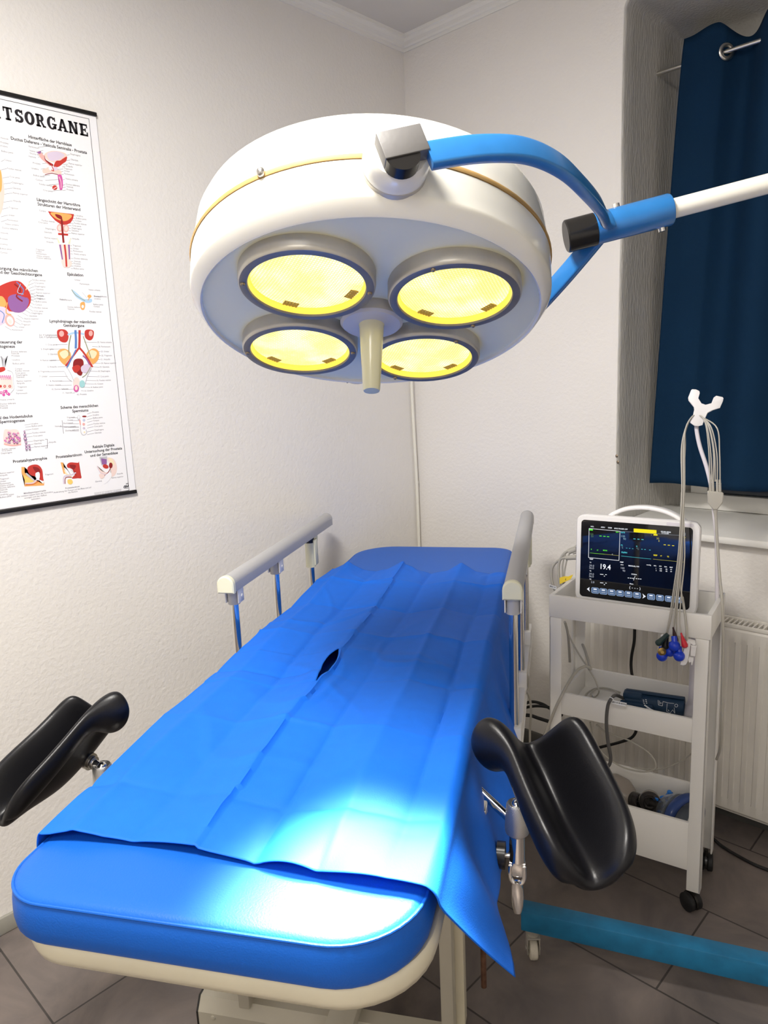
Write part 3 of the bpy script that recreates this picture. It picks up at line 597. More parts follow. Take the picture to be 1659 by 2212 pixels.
# ================================================================== EXAMINATION TABLE (bed frame u across, v along from the foot, z up)
def rring(u0, u1, v0, v1, r, ins, z, n=9):
    u0 += ins; u1 -= ins; v0 += ins; v1 -= ins; P = []
    rs = r if isinstance(r, tuple) else (r, r, r, r)
    for i, (su, sv, a0) in enumerate(((1, 0, -90), (1, 1, 0), (0, 1, 90), (0, 0, 180))):
        r = max(rs[i]-ins, 0.004); cx = u1-r if su else u0+r; cy = v1-r if sv else v0+r
        for k in range(n+1):
            a = math.radians(a0+90*k/n); P.append((cx+r*math.cos(a), cy+r*math.sin(a), z))
    return P
def subdiv_ring(P, m):  # extra points on the long straight sides keep shading even
    return P
def build_table():
    t = thing('examination_table', bed(BW/2, BL/2, 0), 'blue padded examination table on a cream steel frame in the corner', 'examination table')
    b = Bld(MB)
    prof = [(0.02, 0.742), (0.004, 0.744), (-0.001, 0.752), (-0.003, 0.768), (-0.002, 0.785), (0.0, 0.799), (0.004, 0.8065), (0.012, 0.8095), (0.03, 0.811), (0.10, 0.812)]
    R = b.rings([rring(UL, UR, 0, BL, (0.115, 0.07, 0.14, 0.08), i, z) for i, z in prof])
    obj('mattress', b, M_vinyl, t, 50)
    b = Bld(MB); pp = rring(UL, UR, 0, BL, (0.115, 0.07, 0.14, 0.08), 0.0015, 0.8045, 12); pp = pp+[pp[0]]
    b.tube(pp, 0.0022, 8); mt = obj('mattress_piping', b, M_vinyl, t)
    b = Bld(MB)
    prof = [(0.06, 0.703), (0.016, 0.703), (0.006, 0.708), (0.002, 0.720), (0.002, 0.736), (0.006, 0.742), (0.03, 0.742)]
    b.rings([rring(UL+0.004, UR+0.010, 0.006, BL, (0.125, 0.07, 0.14, 0.09), i, z) for i, z in prof])
    obj('frame', b, M_cream, t, 50)
    # base beams with hex profile and black end caps
    for v in (0.585, 1.47):
        hexp = [(-0.034, 0.045), (-0.034, 0.078), (-0.016, 0.104), (0.016, 0.104), (0.034, 0.078), (0.034, 0.045)]
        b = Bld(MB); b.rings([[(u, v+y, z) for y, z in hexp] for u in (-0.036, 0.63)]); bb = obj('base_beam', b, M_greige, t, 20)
        for ua, ub in ((-0.040, -0.0355), (0.6295, 0.634)):
            b = Bld(MB); b.rings([[(u, v+y*1.02, 0.075+(z-0.075)*1.03) for y, z in hexp] for u in (ua, ub)]); obj('end_cap', b, M_black, bb, 20)
        b = Bld(MB); b.M = MB @ Matrix.Translation((0.0, v-0.034, 0.068)) @ Matrix.Rotation(PI/2, 4, 'X')
        b.lathe([(0.0, 0.003), (0.005, 0.002), (0.006, 0.0)], 12); obj('bolt', b, M_greige, bb)
        for u in (0.02, 0.575):
            b = Bld(MB); b.lathe([(0.0, 0.0), (0.022, 0.0), (0.022, 0.03), (0.01, 0.045), (0.0, 0.045)], 16, Matrix.Translation((u, v, 0))); obj('foot', b, M_rubber, bb)
        for u in (0.075, 0.525):
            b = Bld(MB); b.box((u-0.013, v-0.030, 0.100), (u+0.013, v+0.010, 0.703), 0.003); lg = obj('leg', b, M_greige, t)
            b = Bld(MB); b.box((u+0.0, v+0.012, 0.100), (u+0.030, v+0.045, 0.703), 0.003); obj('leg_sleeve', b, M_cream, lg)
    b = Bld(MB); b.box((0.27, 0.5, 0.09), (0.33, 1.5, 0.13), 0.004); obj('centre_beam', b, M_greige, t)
    b = Bld(MB); b.tube([(0.588, 0.665, 0.145), (0.588, 0.665, 0.56)], 0.0062, 12); b.tube([(0.588, 0.665, 0.55), (0.588, 0.665, 0.71)], 0.009, 12); obj('crank_rod', b, M_copper, t)
    # side rails
    def rail(u, v0, v1, zt, sgn, posts, zlow):
        b = Bld(MB); hw = 0.021; n = 12
        D = [(-hw, zt-0.042)] + [(-hw*math.cos(PI*k/n), zt-0.021+0.021*math.sin(PI*k/n)) for k in range(n+1)] + [(hw, zt-0.042)]
        b.rings([[(u+x, v, z) for x, z in D] for v in (v0+0.012, v1)]); r = obj('side_rail', b, M_railgrey, t, 40)
        b = Bld(MB); q = [(0.90, v0), (1.06, v0+0.003), (1.06, v0+0.014)]
        b.rings([[(u+x*s, v, zt-0.021+(z-zt+0.021)*s) for x, z in D] for s, v in q]); obj('end_cap', b, M_cap, r, 40)
        b = Bld(MB); b.rings([[(u+x*1.03, v, zt-0.021+(z-zt+0.021)*1.03) for x, z in D] for v in (v1-0.004, v1+0.002)]); obj('rear_cap', b, M_railgrey, r, 40)
        for i, v in enumerate(posts):
            b = Bld(MB); b.tube([(u, v, zlow), (u, v, zt-0.04)], 0.0105, 16); obj('post', b, M_chrome, r)
            if i < 2:
                b = Bld(MB); b.tube([(u, v, zt-0.082), (u, v, zt-0.04)], 0.0155, 16); obj('collar', b, M_railgrey, r)
                b = Bld(MB)
                for du in (-0.019, 0.016): b.box((u+du, v-0.013, zt-0.078), (u+du+0.003, v+0.020, zt-0.036), 0.001)
                b.box((u-0.019, v-0.013, zt-0.044), (u+0.019, v+0.020, zt-0.038), 0.001)
                b.tube([(u+0.0185, v+0.008, zt-0.062), (u+0.0205, v+0.008, zt-0.062)], 0.004, 8)
                obj('bracket', b, M_tray, r)
            else:
                b = Bld(MB); b.tube([(u, v, zt-0.145), (u, v, zt-0.062)], 0.0165, 16, rs=None); b.box((u+0.002, v-0.006, zt-0.14), (u+0.020, v+0.026, zt-0.052), 0.004)
                b.box((u-0.004, v-0.004, zt-0.070), (u+0.012, v+0.052, zt-0.040), 0.003); obj('latch_housing', b, M_cap, r)
                b = Bld(MB); b.tube([(u, v, zt-0.066), (u, v, zt-0.04)], 0.0155, 14); obj('spring_sleeve', b, M_black, r)
                b = Bld(MB); b.box((u+0.001, v+0.030, zt-0.084), (u+0.009, v+0.046, zt-0.062), 0.002); obj('release_lever', b, M_red, r)
            b = Bld(MB); b.box((u-0.016, v-0.018, zlow-0.05), (u+0.016, v+0.018, zlow+0.002), 0.002); obj('socket', b, M_tray, r)
        b = Bld(MB); b.box((u-0.013, v0-0.04, zlow-0.092), (u+0.013, v1+0.02, zlow-0.04), 0.003)
        b.box((u+0.010, v0-0.04, zlow-0.098), (u+0.015, v1+0.02, zlow-0.086), 0.001); obj('rail_channel', b, M_tray, r)
        for v in (v0+0.1, v1-0.15):
            b = Bld(MB); x0, x1 = sorted((u-sgn*0.012, u-sgn*0.055)); b.box((x0, v, zlow-0.08), (x1, v+0.04, zlow-0.05), 0.002)
            b.box((min(x0, x1) if sgn > 0 else x1-0.02, v, zlow-0.07), ((min(x0, x1)+0.02) if sgn > 0 else x1, v+0.04, 0.705), 0.002)
            obj('hanger', b, M_tray, r)
    rail(-0.060, 0.905, 1.737, 0.978, -1, (0.95, 1.235, 1.545), 0.62)
    rail(0.645, 0.865, 1.700, 0.995, 1, (0.895, 1.215, 1.535), 0.64)
build_table()

# ================================================================== SURGICAL DRAPE
def tri(x): x = x % 1.0; return 4*abs(x-0.5)-1
def build_drape():
    SP = 0.0925; SEAM = 0.256
    hem_tab = [(0.10, 0.684), (0.175, 0.675), (0.25, 0.660), (0.35, 0.644), (0.45, 0.646), (0.55, 0.664), (0.64, 0.671), (0.72, 0.664), (0.90, 0.648), (1.2, 0.630), (1.6, 0.622)]
    def hem(v):
        if v <= hem_tab[0][0]: return hem_tab[0][1]
        for (a, x), (c, y) in zip(hem_tab, hem_tab[1:]):
            if v <= c: return x+(y-x)*(v-a)/(c-a)
        return hem_tab[-1][1]
    FU = [(0.066, 1), (0.158, -1), (0.345, -1), (0.445, 1), (0.530, -1)]
    FV = [(0.235, -1), (0.470, 1), (0.690, -1), (0.925, 1), (1.155, -1), (1.385, 1)]
    def crease(u, v):
        h = 0.0068*(tri((u-SEAM)/(2*SP))+1)
        h += 0.0048*(tri((v-0.01)/0.46)+1)
        for uk, sg in FU:
            uu = uk+0.006*noise.noise(Vector((uk*9, v*2.5, 1.1))); d = abs(u-uu)
            if d < 0.04: h += sg*0.0060*math.exp(-d/0.007)*(0.55+0.45*math.sin(v*5+uk*20))
        for vk, sg in FV:
            vv = vk+0.012*noise.noise(Vector((u*4, vk*7, 3.1))); d = abs(v-vv)
            if d < 0.04: h += sg*0.0050*math.exp(-d/0.007)*(0.6+0.4*math.sin(u*14+vk*9))
        h += noise.noise(Vector((u*5, v*4, 0.3)))*0.0045 + noise.noise(Vector((u*13, v*7, 2.3)))*0.0022 + 0.004
        r = abs(noise.noise(Vector((u*4.2+v*1.5, v*3.1-u*1.3, 7.7))))
        h += 0.0050*max(0, 1-r*11)*max(0, noise.noise(Vector((u*3, v*3, 4.4)))+0.25)
        r = abs(noise.noise(Vector((u*2.6-v*2.4, v*2.2+u*3.0, 17.7))))
        h += 0.0060*max(0, 1-r*12)*max(0, noise.noise(Vector((u*3, v*3, 9.4)))+0.15)
        su = SEAM+0.009*math.sin((v-0.1)*2.2)+0.002
        if u < su: h += 0.0075*math.exp(-(su-u)/0.045)
        e = max(0, (v-1.36)/0.19)
        if e > 0:
            for uc, am, wd_ in ((0.25, 0.017, 0.05), (0.445, 0.020, 0.045), (0.07, 0.015, 0.05)):
                h += am*e*e*max(0, 1-abs(u-uc)/wd_)
        q = max(0, 1-(v-0.10)/0.10)
        def hump(a_, b_): return math.sin((u-a_)/(b_-a_)*PI)**0.8 if a_ < u < b_ else 0
        h = h*(1-0.6*q)+q*(0.001+0.008*hump(0.355, 0.435)+0.012*hump(0.445, 0.60)+0.004*hump(0.03, 0.11)+0.003*hump(0.17, 0.25))
        d = max(abs(u-0.262)/0.06, abs(v-0.715)/0.14)
        if d < 1: h += 0.006*(1-d)
        return max(h, 0.0015)
    NU, NV = 190, 320
    SL, SR = -0.06, BW+0.205       # arc-length limits across (overhang left, right)
    P = []
    for j in range(NV+1):
        tv = j/NV; row = []
        for i in range(NU+1):
            s = SL+(SR-SL)*i/NU
            v0 = 0.108+0.012*math.sin(s*9)+0.01*(s-0.3)*(s-0.3) - 0.018*max(0, s-0.40)
            v1 = 1.552-0.16*max(0, s-0.47)
            v = v0+(v1-v0)*tv
            rb = 0.018
            if s < UL:
                d = UL-s; a = min(d/rb, PI/2)
                u = UL-0.001-0.004*math.sin(a)-0.003*noise.noise(Vector((v*7, 0, 1))); z = BZ+0.004-rb*(1-math.cos(a))-max(0, d-rb*PI/2)
                z += crease(max(s, UL), v)*(1-min(1, d/0.03))
            elif s > UR-0.004:
                d = s-(UR-0.004); a = min(d/rb, PI/2); hd = max(0, d-rb*PI/2); k = hd/0.175
                u = UR-0.004+rb*math.sin(a); z = BZ+0.003-rb*(1-math.cos(a))-hd*0.97
                u += (hem(v+0.03)-UR-0.015)*k**0.9
                fo = 0.016*math.sin(v*2*PI/0.19+0.9)*k*math.exp(-max(0, v-0.65)*2.2)*min(1, max(0, 1.15-k))*1.6
                fo += 0.006*k*math.sin(v*2*PI/0.31+2.2)*min(1, max(0, (v-0.3)/0.2))
                u += fo
                corner = max(0, 1-tv*NV/NV*1.6/0.25)
                v += 0.085*k*max(0, 1-(v-v0)/0.30)
                z += crease(min(s, UR), v)*(1-min(1, d/0.04))
            else:
                u = s; z = BZ+0.0025+crease(u, v)
            row.append((u, v, z))
        P.append(row)
    # the sheet, with a lens-shaped slit opened along one column
    b = Bld(MB); ic = round((0.262-SL)/(SR-SL)*NU); V = []; V2 = []
    for r in P:
        v_ = r[ic][1]; x = (v_-0.715)/0.080; wl = 0.011*(1-x*x)**1.2*(1+0.6*x) if abs(x) < 1 else 0
        row = []
        for i, p in enumerate(r):
            k = math.exp(-abs(i-ic)/5.0)*wl
            row.append(b.v((p[0]+(-k if i < ic else (k if i > ic else (-k if wl else 0))), p[1], p[2]+(0.002 if i <= ic and wl else 0))))
        V.append(row); p = r[ic]; V2.append(b.v((p[0]+wl, p[1], p[2]-0.001)) if wl > 0 else row[ic])
    for j in range(NV):
        for i in range(NU):
            A0, A1 = V[j][i], V[j+1][i]
            if i == ic: A0, A1 = V2[j], V2[j+1]
            b.f([A0, V[j][i+1], V[j+1][i+1], A1])
    o = obj('surgical_drape', b, M_drape, None, 60, loc=bed(0.3, 0.8, 0.8), fix=False)
    tag(o, 'creased blue nonwoven drape with a slit lying over the examination table', 'drape')
    md = o.modifiers.new('thickness', 'SOLIDIFY'); md.thickness = 0.0012; md.offset = 1
build_drape()

# ================================================================== LEG SUPPORTS
def shell_points():
    G = [
     [((1046, 1652), .455), ((1006, 1590), .445), ((1050, 1534), .442), ((1092, 1584), .470), ((1128, 1614), .505), ((1180, 1588), .500), ((1228, 1540), .472), ((1250, 1558), .48)],
     [((1080, 1672), .435), ((1034, 1624), .42), ((1074, 1548), .42), ((1108, 1612), .455), ((1142, 1642), .495), ((1198, 1606), .485), ((1246, 1562), .455), ((1268, 1584), .465)],
     [((1106, 1654), .42), ((1090, 1632), .405), ((1100, 1588), .400), ((1128, 1650), .445), ((1162, 1676), .480), ((1222, 1634), .468), ((1270, 1600), .435), ((1288, 1624), .445)],
     [((1122, 1706), .380), ((1114, 1678), .362), ((1130, 1655), .360), ((1152, 1704), .412), ((1190, 1738), .445), ((1248, 1694), .428), ((1306, 1660), .390), ((1320, 1692), .40)],
     [((1152, 1786), .33), ((1150, 1766), .308), ((1166, 1740), .305), ((1184, 1784), .355), ((1224, 1814), .388), ((1284, 1770), .372), ((1346, 1730), .332), ((1354, 1768), .348)],
     [((1184, 1862), .282), ((1184, 1842), .260), ((1200, 1818), .256), ((1218, 1852), .284), ((1256, 1868), .302), ((1312, 1842), .300), ((1367, 1800), .280), ((1371, 1838), .298)],
     [((1222, 1904), .266), ((1230, 1910), .256), ((1247, 1918), .254), ((1270, 1926), .257), ((1296, 1925), .260), ((1324, 1912), .262), ((1346, 1892), .260), ((1354, 1880), .268)],
    ]
    return [[bedV(p[0], p[1], v) for p, v in r] for r in G]
def build_leg_support(mirror, label):
    def MX(p):
        if not mirror: return p
        t_ = min(1, max(0, (p.y-0.25)/0.23)); return Vector((BW-p.x-0.018-0.032*t_, p.y, p.z+0.018*t_))
    c = Vector((BW-0.676-0.022, 0.42, 0.55)) if mirror else Vector((0.676, 0.42, 0.55))
    t = thing('leg_support', bed(*c), label, 'leg support', 'leg supports')
    b = Bld(MB); P = [[MX(p)+(Vector((0.034*j/7, 0, -0.046*j/7*(0.4+0.6*min(1, max(0, (p.y-0.25)/0.23))))) if mirror else Vector()) for j, p in enumerate(r)] for r in shell_points()]
    b.grid(P); o = obj('pad', b, M_leather, t, 180)
    md = o.modifiers.new('thickness', 'SOLIDIFY'); md.thickness = 0.026; md.offset = 0.0
    md = o.modifiers.new('round', 'SUBSURF'); md.levels = 3; md.render_levels = 3
    cu, cv = c.x, c.y
    def T(z): return Matrix.Translation((cu, cv, z))
    b = Bld(MB)
    b.lathe([(0.013, 0.686), (0.0195, 0.692), (0.0205, 0.698), (0.0175, 0.742), (0.0155, 0.745), (0.0125, 0.743), (0.0115, 0.738), (0.0, 0.737)], 40, T(0), True)
    obj('knurled_collar', b, M_knurl, t, 30)
    b = Bld(MB); b.sphere((0, 0, 0), 0.0105, T(0.739)); 
    pc = P[3][4]*0.5+P[3][3]*0.5
    rp = [Vector((cu, cv, 0.741)), Vector((cu, cv, 0.741)).lerp(pc, 0.45), Vector((cu, cv, 0.741)).lerp(pc, 0.9)]
    b.tube(rp, 0.006, 14, rs=[0.0045, 0.0085, 0.0085]); obj('ball_joint_post', b, M_chrome, t)
    b = Bld(MB); q0 = rp[0].lerp(pc, 0.42); q1 = rp[0].lerp(pc, 0.50); q2 = rp[0].lerp(pc, 0.58); q3 = rp[0].lerp(pc, 0.84)
    b.tube([q0, q1], 0.0125, 20); b.tube([q2, q3], 0.0165, 22); obj('pad_collar', b, M_steel, t)
    b = Bld(MB); b.lathe([(0.0, 0.640), (0.0135, 0.640), (0.0135, 0.688), (0.0, 0.688)], 18, T(0)); obj('post', b, M_chrome, t)
    b = Bld(MB); b.box((cu-0.009, cv-0.006, 0.610), (cu+0.009, cv+0.006, 0.641), 0.002); b.tube([(cu-0.013, cv, 0.632), (cu+0.013, cv, 0.632)], 0.0045, 12); obj('hinge', b, M_chrome, t)
    b = Bld(MB); ring = [(cu-0.0115, cv-0.004, 0.630), (cu-0.0115, cv-0.006, 0.612), (cu-0.008, cv-0.007, 0.602), (cu, cv-0.007, 0.599), (cu+0.008, cv-0.007, 0.602), (cu+0.0115, cv-0.006, 0.612), (cu+0.0115, cv-0.004, 0.630)]
    b.tube(smooth_path(ring, 5), 0.0036, 10); obj('clevis', b, M_chrome, t)
    b = Bld(MB); b.lathe([(0.0, 0.541), (0.0055, 0.543), (0.0085, 0.556), (0.0098, 0.575), (0.009, 0.592), (0.007, 0.602), (0.0, 0.603)], 20, Matrix.Translation((cu, cv-0.006, 0)) @ Matrix.Diagonal((1.1, 0.75, 1, 1))); obj('clamp_lever', b, M_chrome, t)
    sg = -1 if mirror else 1
    b = Bld(MB); b.tube([(cu-sg*0.008, cv+0.006, 0.706), (cu-sg*0.068, cv+0.045, 0.735)], 0.0075, 14); obj('cross_bar', b, M_chrome, t)
    b = Bld(MB); x0, x1 = sorted((cu-sg*0.020, cu-sg*0.034))
    b.rings([[(x, cv+0.021*math.cos(2*PI*k/18)*(1+0.06*(k % 3 == 0)), 0.645+0.021*math.sin(2*PI*k/18)*(1+0.06*(k % 3 == 0))) for k in range(18)] for x in (x0, x1)])
    b2, b3 = sorted((cu-sg*0.034, cu-sg*0.010)); obj('clamp_knob', b, M_black, t)
    b = Bld(MB); b.tube([(cu-sg*0.012, cv, 0.645), (cu-sg*0.06, cv, 0.645)], 0.004, 10); b.box((min(cu-sg*0.05, cu-sg*0.076), cv-0.016, 0.628), (max(cu-sg*0.05, cu-sg*0.076), cv+0.016, 0.735), 0.003); obj('clamp_block', b, M_steel, t)
build_leg_support(False, 'black moulded leg support on the trolley side of the examination table')
build_leg_support(True, 'black moulded leg support on the poster wall side of the examination table')

# ================================================================== OPERATING LAMP
LP = Vector((1.161, -1.426, 1.541)); LN = Vector((0.245, -0.308, -0.919)).normalized()
e1 = Vector((1, 0, 0)); e1 = (e1-LN*e1.dot(LN)).normalized(); e2 = LN.cross(e1)
ML = Matrix((e1, -e2, -LN)).transposed().to_4x4(); ML.translation = LP
def build_lamp():
    COLX = Vector((1.95, -0.575, 0))
    t = thing('operating_lamp', COLX, 'white four-lens operating lamp on a blue wheeled stand over the examination table', 'operating lamp')
    b = Bld(ML)
    b.lathe([(0.262, 0.010), (0.2635, 0.001), (0.266, -0.0008), (0.269, 0.0008), (0.2800, 0.0165), (0.2820, 0.0195), (0.2828, 0.024), (0.2835, 0.068), (0.280, 0.071)], 96)
    hs = obj('housing', b, M_white, t, 32)
    b = Bld(ML); b.lathe([(0.2645, 0.006), (0.2, 0.008), (0.06, 0.009), (0.0, 0.009)], 96); obj('underside_plate', b, M_plate, hs, 50)
    b = Bld(ML); b.lathe([(0.276, 0.069), (0.2845, 0.069), (0.2858, 0.0725), (0.2845, 0.076), (0.276, 0.076)], 96); obj('gasket_band', b, M_brown, hs, 50)
    b = Bld(ML); b.lathe([(0.2805, 0.0755), (0.2800, 0.10), (0.2775, 0.128), (0.270, 0.146), (0.256, 0.157), (0.235, 0.163), (0.15, 0.170), (0.0, 0.172)], 96); obj('upper_shell', b, M_white, hs, 50)
    # small screw head on the gasket
    a = Vector(on_plane(562, 369, LP, fw)) - LP
    pl = ML.to_3x3().inverted() @ a; an = math.atan2(pl.y, pl.x)
    best = min((( (lambda w: (w-Vector((562, 369))).length)(Vector(_proj(ML @ Vector((0.284*math.cos(q), 0.284*math.sin(q), 0.073))))), q) for q in [k*PI/180 for k in range(0, 360)]))
    q = best[1]
    b = Bld(ML); b.sphere((0.286*math.cos(q), 0.286*math.sin(q), 0.075), 0.0065); obj('housing_screw', b, M_steel, hs)
    # lenses
    spin = 1.47
    for k, cc in enumerate(range(4)):
        tt = spin-k*PI/2; lx = 0.153*math.cos(tt); ly = -0.153*math.sin(tt)
        K = Matrix.Translation((lx, ly, 0))
        b = Bld(ML); b.lathe([(0.0985, 0.0125), (0.0985, -0.010), (0.0975, -0.0145), (0.0955, -0.0165)], 64, K)
        rg = obj('lens_ring', b, M_alu, t, 40)
        b = Bld(ML); b.lathe([(0.0958, -0.0164), (0.0925, -0.0172), (0.085, -0.0168), (0.0838, -0.0150), (0.0838, -0.008)], 64, K); obj('ring_face', b, M_ringface, rg, 40)
        b = Bld(ML); b.lathe([(0.0838, -0.0135), (0.0835, -0.0045), (0.081, -0.003), (0.076, -0.0035)], 64, K); obj('reflector_rim', b, M_lensrim, rg, 60)
        b = Bld(ML); V = b.rings([[K @ Vector((r*math.cos(2*PI*i/48), r*math.sin(2*PI*i/48), z)) for i in range(48)] for r, z in ((0.081, -0.0040), (0.06, -0.0075), (0.035, -0.0095), (0.012, -0.0102))], True, False, True)
        gl = obj('lens_glass', b, M_lens, rg, 60)
        uv = gl.data.uv_layers.new(name='UVMap')
        inv = ML.inverted(); off = OFF[t]; ra = 0.35+k*0.9
        for lp in gl.data.loops:
            p = inv @ (gl.data.vertices[lp.vertex_index].co+off); x, y = p.x-lx, p.y-ly
            uv.data[lp.index].uv = (x*math.cos(ra)-y*math.sin(ra)+0.1*k+0.3, x*math.sin(ra)+y*math.cos(ra)+0.3)
        # hatched retaining clips behind the far edge of the glass
        for da in (-0.75, 0.75):
            fa = PI/2+0.62+da+(k-1.5)*0.12
            cx, cy = lx+0.071*math.cos(fa), ly+0.071*math.sin(fa)
            Kc = Matrix.Translation((cx, cy, -0.0062)) @ Matrix.Rotation(fa-PI/2, 4, 'Z')
            b = Bld(ML)
            for g in range(5):
                b.box((-0.011+g*0.005, -0.0065, -0.0012), (-0.0085+g*0.005, 0.0065, 0.001), 0, Kc)
            for g in range(3):
                b.box((-0.011, -0.006+g*0.0048, -0.0012), (0.0115, -0.0043+g*0.0048, 0.001), 0, Kc)
            obj('retaining_clip', b, M_clip, rg, 0)
        for fa in (PI*0.28+k, PI*1.28+k):
            b = Bld(ML); b.sphere((lx+0.0905*math.cos(fa), ly+0.0905*math.sin(fa), -0.0172), 0.0036, sc=(1, 1, 1)); obj('screw', b, M_screw, rg)
    # sterile handle
    b = Bld(ML); b.lathe([(0.0, -0.012), (0.046, -0.012), (0.050, -0.008), (0.050, 0.013)], 48); obj('handle_base', b, M_greydisc, t, 40)
    b = Bld(ML); b.lathe([(0.0205, -0.012), (0.0195, -0.016), (0.0135, -0.121), (0.0125, -0.1235), (0.0, -0.1237)], 32); obj('handle', b, M_handle, t, 40)
    # yoke, pivots
    tgt = Vector((848, 385)); q = min((((Vector(_proj(ML @ Vector((0.285*math.cos(a_), 0.285*math.sin(a_), 0.062))))-tgt).length, a_) for a_ in [k*PI/360 for k in range(720)]))[1]
    dN = Vector((math.cos(q), math.sin(q), 0))
    Zc = 0.056
    dW = (ML.to_3x3() @ dN).normalized(); ctr = ML @ Vector((0, 0, Zc))
    def pivot(sg):
        d = dW*sg; zz = Vector((0, 0, 1)); x = zz.cross(d).normalized(); y = d.cross(x)
        K = Matrix((x, y, d)).transposed().to_4x4(); K.translation = ctr
        b = Bld(K); b.lathe([(0.041, 0.270), (0.041, 0.287), (0.039, 0.289)], 40); obj('pivot_flange', b, M_alu, t)
        b = Bld(K); b.lathe([(0.0405, 0.288), (0.0415, 0.293), (0.0405, 0.311), (0.036, 0.317), (0.0, 0.318)], 40); obj('pivot_cap', b, M_white, t, 40)
        return K
    Kn = pivot(1); Kf = pivot(-1)
    # joint: on the arm's sight line, square to the pivot axis
    J = on_plane(1312, 488, ctr, dW)
    # arm axis: through the same image line, ending on the column
    dimg = ray(1290, 497).cross(ray(1659, 399)); 
    zc = (dimg.dot(CAM)-dimg.x*COLX.x-dimg.y*COLX.y)/dimg.z
    Q = Vector((COLX.x, COLX.y, zc)); ax = (Q-J).normalized()
    # blocks on the pivots: near one grey bracket + dark half disc
    rgt = (J-ctr).normalized()
    def yoke_end(K, sg):
        return K @ Vector((0, 0, 0.352))
    Pn = yoke_end(Kn, 1); Pf = yoke_end(Kf, -1)
    kx = rgt; kz = dW; ky = kz.cross(kx).normalized(); kx = ky.cross(kz)
    for sg, P0, nm in ((1, Pn, 'a'), (-1, Pf, 'b')):
        Kb = Matrix((kx, ky, kz)).transposed().to_4x4(); Kb.translation = ctr
        lo, hi = (0.3175, 0.337) if sg > 0 else (-0.337, -0.3175)
        b = Bld(Kb); b.box((-0.026, -0.022, lo), (0.030, 0.014, hi), 0.0015); obj('yoke_bracket', b, M_bracket, t)
        if sg < 0: continue
        b = Bld(Kb); b.rings([[(0.021*math.cos(PI+PI*k/14)-0.004, -0.0215+0.019*math.sin(PI+PI*k/14), z) for k in range(15)] for z in (lo, hi-0.002 if sg > 0 else hi)]); obj('friction_knob', b, M_black, t)
    # yoke bars: flattened tubes from bracket to joint
    def loc_(x, z, y=0.0): return ctr + kx*x + kz*z + ky*y
    R_ = (J-ctr).length
    nb = [(0.028, 0.327, -0.024), (0.09, 0.329, -0.031), (0.15, 0.318, -0.039), (0.205, 0.288, -0.050), (0.262, 0.232, -0.056), (0.318, 0.165, -0.050), (0.370, 0.090, -0.030), (R_-0.004, 0.018, -0.004)]
    nb[-1] = (R_-0.005, 0.018, 0.0)
    for sg in (1, -1):
        pts = smooth_path([loc_(x, z*sg, y) for x, z, y in nb], 6)
        b = Bld(); out = []
        for i, p in enumerate(pts):
            tn = (pts[min(i+1, len(pts)-1)]-pts[max(i-1, 0)]).normalized(); n1 = ky; n2 = tn.cross(ky).normalized()
            hw, ht = 0.0165, 0.008; hb = 0.35
            sec = []
            for k in range(16):
                a = 2*PI*k/16; c_, s_ = math.cos(a), math.sin(a)
                sec.append(p + n1*hw*math.copysign(abs(c_)**hb, c_) + n2*ht*math.copysign(abs(s_)**hb, s_))
            out.append(sec)
        b.rings(out); obj('yoke_bar', b, M_blue, t, 50)
    # sleeve, end cap, arm
    s0 = J-ax*0.022; s1 = J+ax*0.108
    b = Bld(); b.tube([s0, s0+ax*0.001, s1-ax*0.003, s1], 0.0265, 28, rs=[0.025, 0.0265, 0.0265, 0.025]); sl = obj('arm_sleeve', b, M_blue, t, 40)
    b = Bld(); b.tube([s0-ax*0.050, s0-ax*0.048, s0-ax*0.0005, s0], 0.0285, 28, rs=[0.0255, 0.0275, 0.0275, 0.0275]); obj('sleeve_end_cap', b, M_black, sl, 40)
    dn = (Vector((0, 0, -1))-ax*(-ax.z)).normalized()
    for sg, fr in ((1, 0.088), (-1, 0.020)):
        b = Bld(); p = J+ax*fr+dn*0.026*sg; b.tube([p, p+dn*0.006*sg], 0.006, 10); obj('sleeve_screw', b, M_chrome, sl)
    b = Bld(); b.tube([s1-ax*0.02, Q+ax*0.06], 0.0165, 24); obj('arm', b, M_white, t, 40)
    # column and wheeled base
    b = Bld(); b.tube([(COLX.x, COLX.y, 0.09), (COLX.x, COLX.y, Q.z+0.10)], 0.024, 24); obj('column', b, M_white, t, 40)
    b = Bld(); b.tube([(COLX.x, COLX.y, Q.z-0.06), (COLX.x, COLX.y, Q.z+0.06)], 0.034, 24); obj('column_joint', b, M_blue, t, 40)
    b = Bld(); b.tube([(COLX.x, COLX.y, 0.13), (COLX.x, COLX.y, 0.5)], 0.034, 24); obj('column_socket', b, M_blue, t, 40)
    d0 = Vector((0.9115, 0.4113, 0)).normalized()
    A0 = Vector((1.108, -0.928, 0)); Lb = (COLX-A0).dot(d0); 
